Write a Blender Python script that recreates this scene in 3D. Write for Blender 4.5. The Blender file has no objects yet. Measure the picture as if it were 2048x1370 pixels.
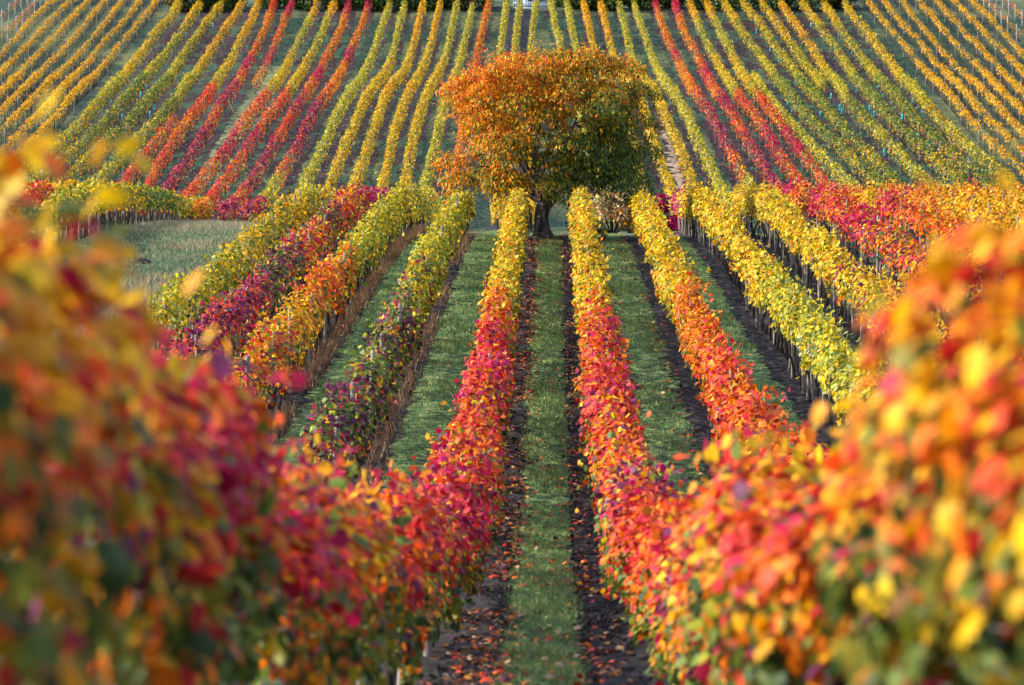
import bpy, math
import numpy as np
from mathutils import Vector, Matrix

# ------------------------------------------------------------------ camera, sky, sun, exposure
scene = bpy.context.scene
COL = scene.collection
cam_data = bpy.data.cameras.new('camera')
cam = bpy.data.objects.new('camera', cam_data); COL.objects.link(cam)
cam.location = (0, 0, 0); cam.rotation_euler = (math.pi / 2, 0, 0)
cam_data.lens = 100; cam_data.sensor_width = 36
cam_data.clip_start = 0.1; cam_data.clip_end = 5000
cam_data.dof.use_dof = True
cam_data.dof.focus_distance = 92
cam_data.dof.aperture_fstop = 2.7
scene.camera = cam

SUN_AZ, SUN_EL = -88.0, 33.0            # azimuth from +Y towards +X, elevation
world = bpy.data.worlds.new('World'); scene.world = world; world.use_nodes = True
wn = world.node_tree.nodes; wl = world.node_tree.links
sky = wn.new('ShaderNodeTexSky'); sky.sky_type = 'NISHITA'; sky.sun_disc = False
sky.sun_elevation = math.radians(SUN_EL); sky.sun_rotation = math.radians(SUN_AZ % 360)
bg = wn['Background']; bg.inputs['Strength'].default_value = 0.15
wl.new(sky.outputs['Color'], bg.inputs['Color'])
sun_data = bpy.data.lights.new('sun', 'SUN'); sun_data.energy = 3.8
sun_data.angle = math.radians(1.2); sun_data.color = (1.0, 0.93, 0.82)
sun = bpy.data.objects.new('sun', sun_data); COL.objects.link(sun)
az, el = math.radians(SUN_AZ), math.radians(SUN_EL)
svec = Vector((math.sin(az) * math.cos(el), math.cos(az) * math.cos(el), math.sin(el)))
sun.rotation_euler = svec.to_track_quat('Z', 'Y').to_euler()
sun.location = (-60, 5, 40)
scene.view_settings.view_transform = 'Standard'; scene.view_settings.look = 'None'
scene.view_settings.gamma = 1.0; scene.view_settings.exposure = 1.52
scene.cycles.max_bounces = 6; scene.cycles.transmission_bounces = 4; scene.cycles.diffuse_bounces = 4
scene.cycles.use_denoising = True

RNG = np.random.default_rng(7)
F = 100 / 36 * 2048.0                    # focal length in photo pixels
AXIS_X, AXIS_Y = 1024.0, 685.0

# ------------------------------------------------------------------ terrain
PD = np.array([-80, -30, 0, 7, 12, 18.5, 25.3, 33, 42, 50.8, 57.5, 64.6, 72, 83.7, 94.8, 106, 113.8, 120, 130, 150, 175, 205,
               217, 229, 245, 257, 270, 284, 298, 317, 330, 343, 361, 374, 387, 403, 420, 450, 500, 700, 1200, 3000], float)
PZ = np.array([3.5, 1.0, -1.0, -1.5, -1.98, -2.55, -3.04, -3.35, -3.35, -2.86, -2.15, -1.35, -.5, .81, 2.15, 3.4, 4.05, 4.45, 4.95, 5.72, 6.7, 8.0,
               8.75, 10.0, 12.8, 15.5, 18.4, 21.4, 24.1, 27.2, 29.1, 31.1, 34.7, 38.3, 42, 46, 50, 56, 64, 84, 110, 150], float)
def _slopes(x, y):
    h = np.diff(x); d = np.diff(y) / h; m = np.zeros_like(y)
    m[0], m[-1] = d[0], d[-1]
    for i in range(1, len(x) - 1):
        if d[i-1] * d[i] > 0:
            w1 = 2 * h[i] + h[i-1]; w2 = h[i] + 2 * h[i-1]
            m[i] = (w1 + w2) / (w1 / d[i-1] + w2 / d[i])
    return m
PM = _slopes(PD, PZ)
def profile(d):
    d = np.asarray(d, float); i = np.clip(np.searchsorted(PD, d) - 1, 0, len(PD) - 2)
    h = PD[i+1] - PD[i]; t = (d - PD[i]) / h
    return ((2*t**3 - 3*t**2 + 1) * PZ[i] + (t**3 - 2*t**2 + t) * h * PM[i] + (-2*t**3 + 3*t**2) * PZ[i+1] + (t**3 - t**2) * h * PM[i+1])
def sstep(a, b, x):
    t = np.clip((np.asarray(x, float) - a) / (b - a), 0, 1); return t * t * (3 - 2 * t)
def ground_z(x, y):
    x = np.asarray(x, float); y = np.asarray(y, float)
    z = profile(y)
    z = z + 0.5 * sstep(-8, -18, x) * np.exp(-((y - 168) / 38) ** 2)
    z = z + 0.05 * np.sin(x * 0.55 + y * 0.13) * np.sin(y * 0.31 - x * 0.17) * sstep(30, 60, y)
    return z
def to_px(p):
    p = np.atleast_2d(p); return np.stack([AXIS_X + F * p[:, 0] / p[:, 1], AXIS_Y - F * p[:, 2] / p[:, 1]], 1)
def hit(px, py, h, lo=200.0, hi=440.0):
    """place on the far slope whose point h metres above the ground is seen at photo pixel (px, py)"""
    a, b = lo, hi
    for _ in range(50):
        m = (a + b) / 2; x = (px - AXIS_X) / F * m
        if float(ground_z(x, m)) + h - (AXIS_Y - py) / F * m > 0: b = m
        else: a = m
    m = (a + b) / 2
    return np.array([(px - AXIS_X) / F * m, m])

# ------------------------------------------------------------------ materials
def mat_new(name):
    m = bpy.data.materials.new(name); m.use_nodes = True
    nt = m.node_tree; nt.nodes.clear()
    out = nt.nodes.new('ShaderNodeOutputMaterial')
    return m, nt, out
def N(nt, t, **kw):
    n = nt.nodes.new(t)
    for k, v in kw.items():
        if k.startswith('i_'): n.inputs[k[2:].replace('_', ' ')].default_value = v
        else: setattr(n, k, v)
    return n
def ramp(nt, fac, stops):
    r = nt.nodes.new('ShaderNodeValToRGB')
    while len(r.color_ramp.elements) < len(stops): r.color_ramp.elements.new(0.5)
    for e, (p, c) in zip(r.color_ramp.elements, stops): e.position = p; e.color = (*c, 1)
    nt.links.new(fac, r.inputs['Fac']); return r
def noise(nt, scale, detail=4, vec=None, rough=0.55):
    n = N(nt, 'ShaderNodeTexNoise'); n.inputs['Scale'].default_value = scale; n.inputs['Detail'].default_value = detail
    n.inputs['Roughness'].default_value = rough
    if vec is not None: nt.links.new(vec, n.inputs['Vector'])
    return n
def mix_col(nt, fac, a, b, mode='MIX'):
    m = N(nt, 'ShaderNodeMix', data_type='RGBA', blend_type=mode)
    for sock, v in ((m.inputs[0], fac), (m.inputs[6], a), (m.inputs[7], b)):
        if hasattr(v, 'links'): nt.links.new(v, sock)
        else: sock.default_value = v if not isinstance(v, tuple) else (*v, 1)
    return m.outputs[2]

def foliage_material(name, trans=0.4, rough=0.45, spec=0.35, vary=0.35, scale=30):
    m, nt, out = mat_new(name)
    at = N(nt, 'ShaderNodeAttribute', attribute_name='Col')
    geo = N(nt, 'ShaderNodeNewGeometry')
    nz = noise(nt, scale, 3, geo.outputs['Position'])
    v = N(nt, 'ShaderNodeMapRange'); v.inputs[1].default_value = 0.3; v.inputs[2].default_value = 0.7
    v.inputs[3].default_value = 1 - vary; v.inputs[4].default_value = 1 + vary * 0.45
    nt.links.new(nz.outputs['Fac'], v.inputs[0])
    hs = N(nt, 'ShaderNodeHueSaturation'); nt.links.new(at.outputs['Color'], hs.inputs['Color']); nt.links.new(v.outputs[0], hs.inputs['Value'])
    p = N(nt, 'ShaderNodeBsdfPrincipled'); nt.links.new(hs.outputs['Color'], p.inputs['Base Color'])
    p.inputs['Roughness'].default_value = rough; p.inputs['Specular IOR Level'].default_value = spec
    t = N(nt, 'ShaderNodeBsdfTranslucent'); nt.links.new(hs.outputs['Color'], t.inputs['Color'])
    mx = N(nt, 'ShaderNodeMixShader'); mx.inputs[0].default_value = trans
    nt.links.new(p.outputs[0], mx.inputs[1]); nt.links.new(t.outputs[0], mx.inputs[2]); nt.links.new(mx.outputs[0], out.inputs['Surface'])
    return m
M_LEAF = foliage_material('vine_leaf', 0.33, 0.55, 0.18)
M_TREELEAF = foliage_material('cherry_leaf', 0.38, 0.55, 0.18, 0.25, 12)
M_GRASS = foliage_material('grass_blade', 0.3, 0.6, 0.2, 0.3, 6)
M_LITTER = foliage_material('dry_leaf', 0.1, 0.6, 0.3, 0.4, 25)

def surface_material(name, stops, scale, bump=0.4, bscale=None, rough=0.9, stretch=None, detail=8, second=None):
    m, nt, out = mat_new(name)
    tc = N(nt, 'ShaderNodeTexCoord'); vec = tc.outputs['Object']
    if stretch:
        mp = N(nt, 'ShaderNodeMapping'); mp.inputs['Scale'].default_value = stretch; nt.links.new(vec, mp.inputs['Vector']); vec = mp.outputs[0]
    nz = noise(nt, scale, detail, vec, 0.65)
    col = ramp(nt, nz.outputs['Fac'], stops).outputs['Color']
    if second:
        s2, fac, st2 = second
        n2 = noise(nt, s2, 6, vec, 0.6); c2 = ramp(nt, n2.outputs['Fac'], st2)
        col = mix_col(nt, fac, col, c2.outputs['Color'], 'MULTIPLY')
    p = N(nt, 'ShaderNodeBsdfPrincipled'); nt.links.new(col, p.inputs['Base Color']); p.inputs['Roughness'].default_value = rough
    p.inputs['Specular IOR Level'].default_value = 0.2
    b = N(nt, 'ShaderNodeBump'); b.inputs['Strength'].default_value = bump; b.inputs['Distance'].default_value = 0.05
    nb = noise(nt, bscale or scale * 2, 6, vec, 0.7); nt.links.new(nb.outputs['Fac'], b.inputs['Height']); nt.links.new(b.outputs[0], p.inputs['Normal'])
    nt.links.new(p.outputs[0], out.inputs['Surface'])
    return m
def ground_material():
    m, nt, out = mat_new('turf')
    tc = N(nt, 'ShaderNodeTexCoord'); vec = tc.outputs['Object']
    fine = noise(nt, 3.2, 10, vec, 0.78); mid = noise(nt, 0.8, 6, vec, 0.6); big = noise(nt, 0.06, 4, vec, 0.5)
    g = ramp(nt, fine.outputs['Fac'], [(0.36, (0.003, 0.014, 0.010)), (0.5, (0.013, 0.045, 0.028)), (0.68, (0.06, 0.10, 0.048))]).outputs['Color']
    dry = ramp(nt, fine.outputs['Fac'], [(0.3, (0.05, 0.065, 0.022)), (0.5, (0.12, 0.135, 0.05)), (0.72, (0.25, 0.24, 0.10))]).outputs['Color']
    earth = ramp(nt, fine.outputs['Fac'], [(0.3, (0.03, 0.024, 0.024)), (0.6, (0.09, 0.07, 0.06))]).outputs['Color']
    f1 = ramp(nt, big.outputs['Fac'], [(0.46, (0, 0, 0)), (0.62, (0.85, 0.85, 0.85))]).outputs['Color']
    c = mix_col(nt, f1, g, dry)
    f2 = ramp(nt, mid.outputs['Fac'], [(0.52, (0, 0, 0)), (0.66, (0.75, 0.75, 0.75))]).outputs['Color']
    c = mix_col(nt, f2, c, earth)
    # scattered fallen leaves too far off to be told apart
    vo = N(nt, 'ShaderNodeTexVoronoi'); vo.inputs['Scale'].default_value = 3.2; nt.links.new(vec, vo.inputs['Vector'])
    f3 = ramp(nt, vo.outputs['Distance'], [(0.13, (0.8, 0.8, 0.8)), (0.2, (0, 0, 0))]).outputs['Color']
    sep = N(nt, 'ShaderNodeSeparateColor'); nt.links.new(vo.outputs['Color'], sep.inputs[0])
    lc = ramp(nt, sep.outputs[0], [(0.0, (0.25, 0.05, 0.03)), (0.5, (0.4, 0.16, 0.05)), (1.0, (0.35, 0.25, 0.12))]).outputs['Color']
    c = mix_col(nt, f3, c, lc)
    p = N(nt, 'ShaderNodeBsdfPrincipled'); nt.links.new(c, p.inputs['Base Color']); p.inputs['Roughness'].default_value = 0.95
    p.inputs['Specular IOR Level'].default_value = 0.1
    b = N(nt, 'ShaderNodeBump'); b.inputs['Strength'].default_value = 0.7; b.inputs['Distance'].default_value = 0.06
    nt.links.new(fine.outputs['Fac'], b.inputs['Height']); nt.links.new(b.outputs[0], p.inputs['Normal'])
    nt.links.new(p.outputs[0], out.inputs['Surface'])
    return m
M_TURF = ground_material()
M_SOIL = surface_material('dark_soil', [(0.34, (0.010, 0.008, 0.009)), (0.5, (0.028, 0.022, 0.022)), (0.68, (0.055, 0.042, 0.038))], 5, 1.0, 12, detail=10)
def tilled_material():
    m, nt, out = mat_new('tilled_soil')
    tc = N(nt, 'ShaderNodeTexCoord'); vec = tc.outputs['Object']
    mp = N(nt, 'ShaderNodeMapping'); mp.inputs['Scale'].default_value = (1, .35, .35); nt.links.new(vec, mp.inputs['Vector'])
    fine = noise(nt, 4.0, 8, vec, 0.75); mid = noise(nt, 1.1, 6, mp.outputs[0], 0.65); big = noise(nt, 0.09, 3, vec, 0.5)
    e = ramp(nt, fine.outputs['Fac'], [(0.34, (0.010, 0.008, 0.011)), (0.5, (0.032, 0.023, 0.026)), (0.7, (0.11, 0.07, 0.06))]).outputs['Color']
    g = ramp(nt, fine.outputs['Fac'], [(0.34, (0.012, 0.034, 0.022)), (0.52, (0.035, 0.08, 0.046)), (0.7, (0.09, 0.13, 0.06))]).outputs['Color']
    ad = N(nt, 'ShaderNodeMath', operation='ADD'); nt.links.new(mid.outputs['Fac'], ad.inputs[0]); nt.links.new(big.outputs['Fac'], ad.inputs[1])
    f = ramp(nt, ad.outputs[0], [(0.47, (0, 0, 0)), (0.53, (1, 1, 1))])
    f.color_ramp.elements[0].position = .94; f.color_ramp.elements[1].position = 1.0
    dv = N(nt, 'ShaderNodeMath', operation='MULTIPLY'); dv.inputs[1].default_value = .93; nt.links.new(ad.outputs[0], dv.inputs[0]); nt.links.new(dv.outputs[0], f.inputs['Fac'])
    c = mix_col(nt, f.outputs['Color'], e, g)
    vo = N(nt, 'ShaderNodeTexVoronoi'); vo.inputs['Scale'].default_value = 2.6; nt.links.new(vec, vo.inputs['Vector'])
    f3 = ramp(nt, vo.outputs['Distance'], [(0.16, (.9, .9, .9)), (0.24, (0, 0, 0))]).outputs['Color']
    sep = N(nt, 'ShaderNodeSeparateColor'); nt.links.new(vo.outputs['Color'], sep.inputs[0])
    lc = ramp(nt, sep.outputs[0], [(0.0, (0.03, 0.02, 0.02)), (0.35, (0.16, 0.05, 0.03)), (0.6, (0.4, 0.13, 0.05)), (1.0, (0.42, 0.27, 0.13))]).outputs['Color']
    c = mix_col(nt, f3, c, lc)
    p = N(nt, 'ShaderNodeBsdfPrincipled'); nt.links.new(c, p.inputs['Base Color']); p.inputs['Roughness'].default_value = .95; p.inputs['Specular IOR Level'].default_value = .1
    b = N(nt, 'ShaderNodeBump'); b.inputs['Strength'].default_value = 1.0; b.inputs['Distance'].default_value = .12
    nt.links.new(mid.outputs['Fac'], b.inputs['Height']); nt.links.new(b.outputs[0], p.inputs['Normal']); nt.links.new(p.outputs[0], out.inputs['Surface'])
    return m
M_SOILFAR = tilled_material()
M_SOILBLUE = surface_material('wet_soil', [(0.3, (0.010, 0.011, 0.018)), (0.6, (0.026, 0.027, 0.036)), (0.8, (0.06, 0.055, 0.06))], 4, 0.9, 6)
M_SAND = surface_material('bare_path', [(0.3, (0.22, 0.15, 0.10)), (0.6, (0.42, 0.29, 0.2)), (0.8, (0.5, 0.4, 0.3))], 3, 0.5, 6)
M_DRYSTRIP = surface_material('dry_turf', [(0.36, (0.025, 0.05, 0.022)), (0.48, (0.12, 0.14, 0.055)), (0.66, (0.34, 0.31, 0.14))], 1.1, 0.8, 7, detail=10)
M_TRACK = surface_material('worn_track', [(0.3, (0.04, 0.06, 0.035)), (0.5, (0.09, 0.1, 0.06)), (0.7, (0.2, 0.16, 0.13))], 1.2, 0.8, 5)
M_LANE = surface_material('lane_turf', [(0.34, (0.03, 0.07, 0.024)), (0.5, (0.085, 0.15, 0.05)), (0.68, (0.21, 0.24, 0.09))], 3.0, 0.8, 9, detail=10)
M_BARK = surface_material('bark', [(0.36, (0.03, 0.024, 0.02)), (0.5, (0.11, 0.09, 0.08)), (0.66, (0.34, 0.30, 0.27))], 6, 1.0, 14, stretch=(1, 1, 0.25))
M_VINEWOOD = surface_material('vine_wood', [(0.3, (0.014, 0.011, 0.010)), (0.6, (0.04, 0.031, 0.026)), (0.8, (0.10, 0.08, 0.065))], 14, 0.8, 30, stretch=(1, 1, 0.2))
M_POST = surface_material('weathered_post', [(0.3, (0.11, 0.09, 0.075)), (0.55, (0.24, 0.205, 0.175)), (0.8, (0.40, 0.36, 0.31))], 12, 0.5, 30, stretch=(1, 1, 0.12))
M_METALPOST = surface_material('galvanised_post', [(0.3, (0.24, 0.26, 0.29)), (0.7, (0.4, 0.42, 0.45))], 8, 0.1, 10, rough=0.5)
M_TUBE = surface_material('turquoise_plastic', [(0.3, (0.015, 0.36, 0.40)), (0.7, (0.03, 0.52, 0.55))], 5, 0.1, 10, rough=0.4)
M_WIRE = surface_material('wire_steel', [(0.3, (0.2, 0.2, 0.2)), (0.7, (0.35, 0.35, 0.35))], 8, 0.1, 10, rough=0.5)
M_WALL = surface_material('blue_boards', [(0.3, (0.16, 0.25, 0.42)), (0.7, (0.24, 0.35, 0.55))], 3, 0.2, 10, stretch=(1, 1, 6))
M_WHITE = surface_material('white_paint', [(0.3, (0.66, 0.70, 0.76)), (0.7, (0.8, 0.82, 0.86))], 4, 0.1, 10, rough=0.6)
M_ROOF = surface_material('roof_tile', [(0.3, (0.16, 0.07, 0.05)), (0.7, (0.3, 0.14, 0.1))], 4, 0.3, 10)
M_PANE, _nt, _o = mat_new('window_glass')
_p = N(_nt, 'ShaderNodeBsdfPrincipled'); _p.inputs['Base Color'].default_value = (0.03, 0.045, 0.07, 1); _p.inputs['Roughness'].default_value = 0.08
_nt.links.new(_p.outputs[0], _o.inputs['Surface'])

# ------------------------------------------------------------------ mesh helpers
def mesh_np(name, verts, tris, mat, cols=None, quads=False, smooth=False):
    me = bpy.data.meshes.new(name); k = tris.shape[1]; nf = len(tris)
    me.vertices.add(len(verts)); me.vertices.foreach_set('co', np.ascontiguousarray(verts, np.float32).ravel())
    me.loops.add(nf * k); me.loops.foreach_set('vertex_index', np.ascontiguousarray(tris, np.int32).ravel())
    me.polygons.add(nf); me.polygons.foreach_set('loop_start', np.arange(0, nf * k, k, dtype=np.int32))
    try: me.polygons.foreach_set('loop_total', np.full(nf, k, np.int32))
    except Exception: pass
    if smooth: me.polygons.foreach_set('use_smooth', np.ones(nf, bool))
    if cols is not None:
        a = me.attributes.new('Col', 'FLOAT_COLOR', 'FACE')
        a.data.foreach_set('color', np.ascontiguousarray(cols, np.float32).ravel())
    me.update(calc_edges=True); me.materials.append(mat)
    return me
def obj(name, me, parent=None, loc=None):
    o = bpy.data.objects.new(name, me); COL.objects.link(o)
    if parent is not None: o.parent = parent
    if loc is not None: o.location = loc
    return o
def tag(o, label=None, cat=None, group=None, kind=None):
    for k, v in (('label', label), ('category', cat), ('group', group), ('kind', kind)):
        if v: o[k] = v
    return o
def empty(name, loc):
    o = bpy.data.objects.new(name, None); COL.objects.link(o); o.location = loc; o.empty_display_size = 0.3; return o
def nrm(v): return v / np.maximum(np.linalg.norm(v, axis=-1, keepdims=True), 1e-9)

def T(verts, tris): return np.array(verts, float), np.array(tris, int)
def _vine_leaf():
    half = [(0.0, 1.0, -.12), (.13, .80, -.05), (.34, .86, -.12), (.33, .62, -.04), (.56, .52, -.14), (.40, .36, -.04), (.44, .10, -.14), (.17, .02, -.05), (0.0, .13, 0)]
    ring = half + [(-x, y, z) for x, y, z in half[-2:0:-1]]
    v = [(0, .45, .05)] + ring; n = len(ring)
    return T(v, [(0, 1 + (i + 1) % n, 1 + i) for i in range(n)])
T_LEAF = _vine_leaf()
T_MID = T([(0, 1, -.06), (0, .06, 0), (.5, .66, -.14), (.42, .12, -.12), (-.5, .66, -.14), (-.42, .12, -.12)], [(0, 1, 2), (1, 3, 2), (1, 0, 4), (1, 4, 5)])
T_FAR = T([(0, 1, -.05), (0, 0, 0), (.52, .5, -.14), (-.52, .5, -.14)], [(0, 1, 2), (1, 0, 3)])
T_CHERRY = T([(0, 1, -.10), (0, 0, 0), (.19, .48, -.05), (-.19, .48, -.05)], [(0, 1, 2), (1, 0, 3)])
T_BLADE = T([(-.5, 0, 0), (.5, 0, 0), (0.12, 1, .22)], [(0, 1, 2)])

def frames(n, tip):
    n = nrm(n); v = nrm(tip - n * np.sum(n * tip, 1, keepdims=True)); u = np.cross(v, n); return u, v, n
def scatter(tpl, pos, n, tip, size, cols):
    tv, tt = tpl; u, v, n = frames(n, tip); size = np.asarray(size, float).reshape(-1, 1, 1)
    V = pos[:, None, :] + size * (tv[None, :, 0:1] * u[:, None] + tv[None, :, 1:2] * v[:, None] + tv[None, :, 2:3] * n[:, None])
    k = len(tv); Tt = (np.arange(len(pos)) * k)[:, None, None] + tt[None]
    C = np.repeat(np.concatenate([cols, np.ones((len(cols), 1))], 1), len(tt), 0)
    return V.reshape(-1, 3), Tt.reshape(-1, 3), C
def scatter_mesh(name, tpl, pos, n, tip, size, cols, mat):
    v, t, c = scatter(tpl, pos, n, tip, size, cols); return mesh_np(name, v, t, mat, c)
def merge(parts):
    vs, ts, cs, o = [], [], [], 0
    for v, t, c in parts: vs.append(v); ts.append(t + o); cs.append(c); o += len(v)
    return np.concatenate(vs), np.concatenate(ts), np.concatenate(cs)

def tube(pts, rad, sides=6, cap=True):
    pts = np.array(pts, float); m = len(pts); tan = nrm(np.gradient(pts, axis=0))
    a = np.cross(tan, np.array([0.31, 0.95, 0.07])); a = nrm(a); b = np.cross(tan, a)
    ang = np.arange(sides) * 2 * math.pi / sides
    V = pts[:, None] + np.array(rad, float).reshape(-1, 1, 1) * (np.cos(ang)[None, :, None] * a[:, None] + np.sin(ang)[None, :, None] * b[:, None])
    V = V.reshape(-1, 3); Q = []
    for i in range(m - 1):
        for j in range(sides):
            p, q = i * sides + j, i * sides + (j + 1) % sides
            Q += [(p, q, q + sides), (p, q + sides, p + sides)]
    if cap:
        V = np.concatenate([V, pts[-1:]]); c = len(V) - 1
        Q += [((m - 1) * sides + j, (m - 1) * sides + (j + 1) % sides, c) for j in range(sides)]
    return V, np.array(Q, int)
def join_tubes(tubes):
    vs, ts, o = [], [], 0
    for v, t in tubes: vs.append(v); ts.append(t + o); o += len(v)
    return np.concatenate(vs), np.concatenate(ts)
def box(x0, x1, y0, y1, z0, z1):
    v = np.array([(x, y, z) for x in (x0, x1) for y in (y0, y1) for z in (z0, z1)], float)
    q = [(0, 1, 3, 2), (4, 6, 7, 5), (0, 4, 5, 1), (2, 3, 7, 6), (0, 2, 6, 4), (1, 5, 7, 3)]
    return v, np.array([t for a, b, c, d in q for t in ((a, b, c), (a, c, d))], int)
def noise1(seed):
    tab = np.random.default_rng(seed).random(4096)
    def f(s):
        s = np.asarray(s, float) + 1000.0; i = np.floor(s).astype(int); t = s - i; t = t * t * (3 - 2 * t)
        return tab[i % 4096] * (1 - t) + tab[(i + 1) % 4096] * t
    return f

# ------------------------------------------------------------------ colours of leaves (linear, the leaf's own)
C = dict(yel=(.70, .42, .006), lem=(.58, .45, .018), gold=(.70, .30, .005), ora=(.72, .16, .006), ver=(.64, .065, .008), red=(.55, .022, .02),
         cri=(.46, .010, .055), mag=(.38, .008, .10), pur=(.15, .025, .085), plum=(.085, .018, .04), yg=(.33, .32, .016), gre=(.135, .19, .03),
         dgr=(.045, .085, .022), oli=(.22, .19, .02), bro=(.2, .075, .015), pale=(.44, .42, .14), sage=(.28, .33, .17), tan=(.5, .33, .17))
PAL = {
    'Y':  [('yel', 5), ('lem', 2), ('gold', 2), ('yg', 1.4), ('ora', .35), ('gre', .6), ('oli', .7), ('bro', .35)],
    'YG': [('yg', 4), ('lem', 2), ('yel', 2.4), ('gre', 2.2), ('gold', .2)],
    'LG': [('yg', 4), ('lem', 3), ('pale', 1.2), ('yel', 1.5), ('gre', 1.4)],
    'G':  [('gre', 4), ('dgr', 2.2), ('yg', 2.2), ('oli', 1.2), ('yel', .7)],
    'A':  [('gold', 4), ('yel', 4), ('ora', 1), ('bro', .5), ('yg', .3)],
    'AO': [('gold', 3), ('ora', 3), ('bro', 1), ('ver', .7)],
    'O':  [('ora', 5), ('gold', 2.4), ('ver', 2.2), ('yel', 1), ('red', 1), ('oli', .6), ('bro', .5)],
    'R':  [('red', 3), ('ver', 3), ('ora', 2.4), ('cri', 1.3), ('gold', .5)],
    'OR': [('ora', 3.2), ('ver', 2.6), ('red', 2.2), ('gold', 1.5), ('cri', 1), ('yel', .6), ('oli', .6), ('pur', .4)],
    'C':  [('cri', 4), ('red', 2.5), ('mag', 2), ('ver', .8), ('pur', .6)],
    'M':  [('mag', 4), ('cri', 3.5), ('pur', 1.6), ('red', .6)],
    'P':  [('pur', 3), ('cri', 1.5), ('mag', 1.4), ('ver', 1.1), ('ora', .9), ('plum', 1.2)],
    'D':  [('plum', 2.4), ('pur', 2), ('dgr', 2.6), ('gre', 2), ('yg', 1), ('cri', .9), ('gold', .5)],
    'X':  [('ora', 2.2), ('gold', 2), ('red', 1.4), ('cri', 1.3), ('gre', 1.2), ('yel', 1), ('pur', .8)],
    'OL': [('oli', 3), ('yg', 2.4), ('yel', 3), ('gold', 1.6), ('gre', 1.6)],
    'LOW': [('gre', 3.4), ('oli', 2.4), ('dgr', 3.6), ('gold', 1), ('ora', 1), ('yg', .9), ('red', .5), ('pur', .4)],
    'XA': [('gold', 3), ('yel', 2.6), ('ora', 2.4), ('ver', 1), ('red', .9), ('cri', .5), ('gre', .9)],
    'XR': [('red', 2.4), ('ver', 2), ('ora', 2.2), ('cri', 2), ('gold', 1.6), ('yel', .8), ('pur', .7), ('gre', .7)],
}
PALN = {k: (np.array([C[c] for c, w in v]), np.cumsum([w for c, w in v]) / sum(w for c, w in v)) for k, v in PAL.items()}
def pick_cols(keys, rng, u0=None):
    """keys: array of palette names, one per leaf"""
    out = np.zeros((len(keys), 3)); u = rng.random(len(keys)) if u0 is None else u0; keys = np.asarray(keys)
    for k in np.unique(keys):
        m = keys == k; cc, cum = PALN[k]; out[m] = cc[np.minimum(np.searchsorted(cum, u[m]), len(cc) - 1)]
    out *= rng.uniform(0.58, 1.22, (len(keys), 1)); out *= rng.uniform(0.93, 1.07, (len(keys), 3))
    return np.clip(out, 0, 0.85)
def stops_cols(pos, stops, fuzz, rng, ns):
    """stops: [(where, palette), ...] along a row; neighbouring palettes mingle vine by vine"""
    w = np.array([s[0] for s in stops], float); names = np.array([s[1] for s in stops])
    q = pos + (ns(pos / 1.3) - .5) * fuzz * 2 + rng.normal(0, 1, len(pos)) * fuzz * .5
    i = np.clip(np.searchsorted(w, q) - 1, 0, len(w) - 1)
    return names[i]

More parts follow.
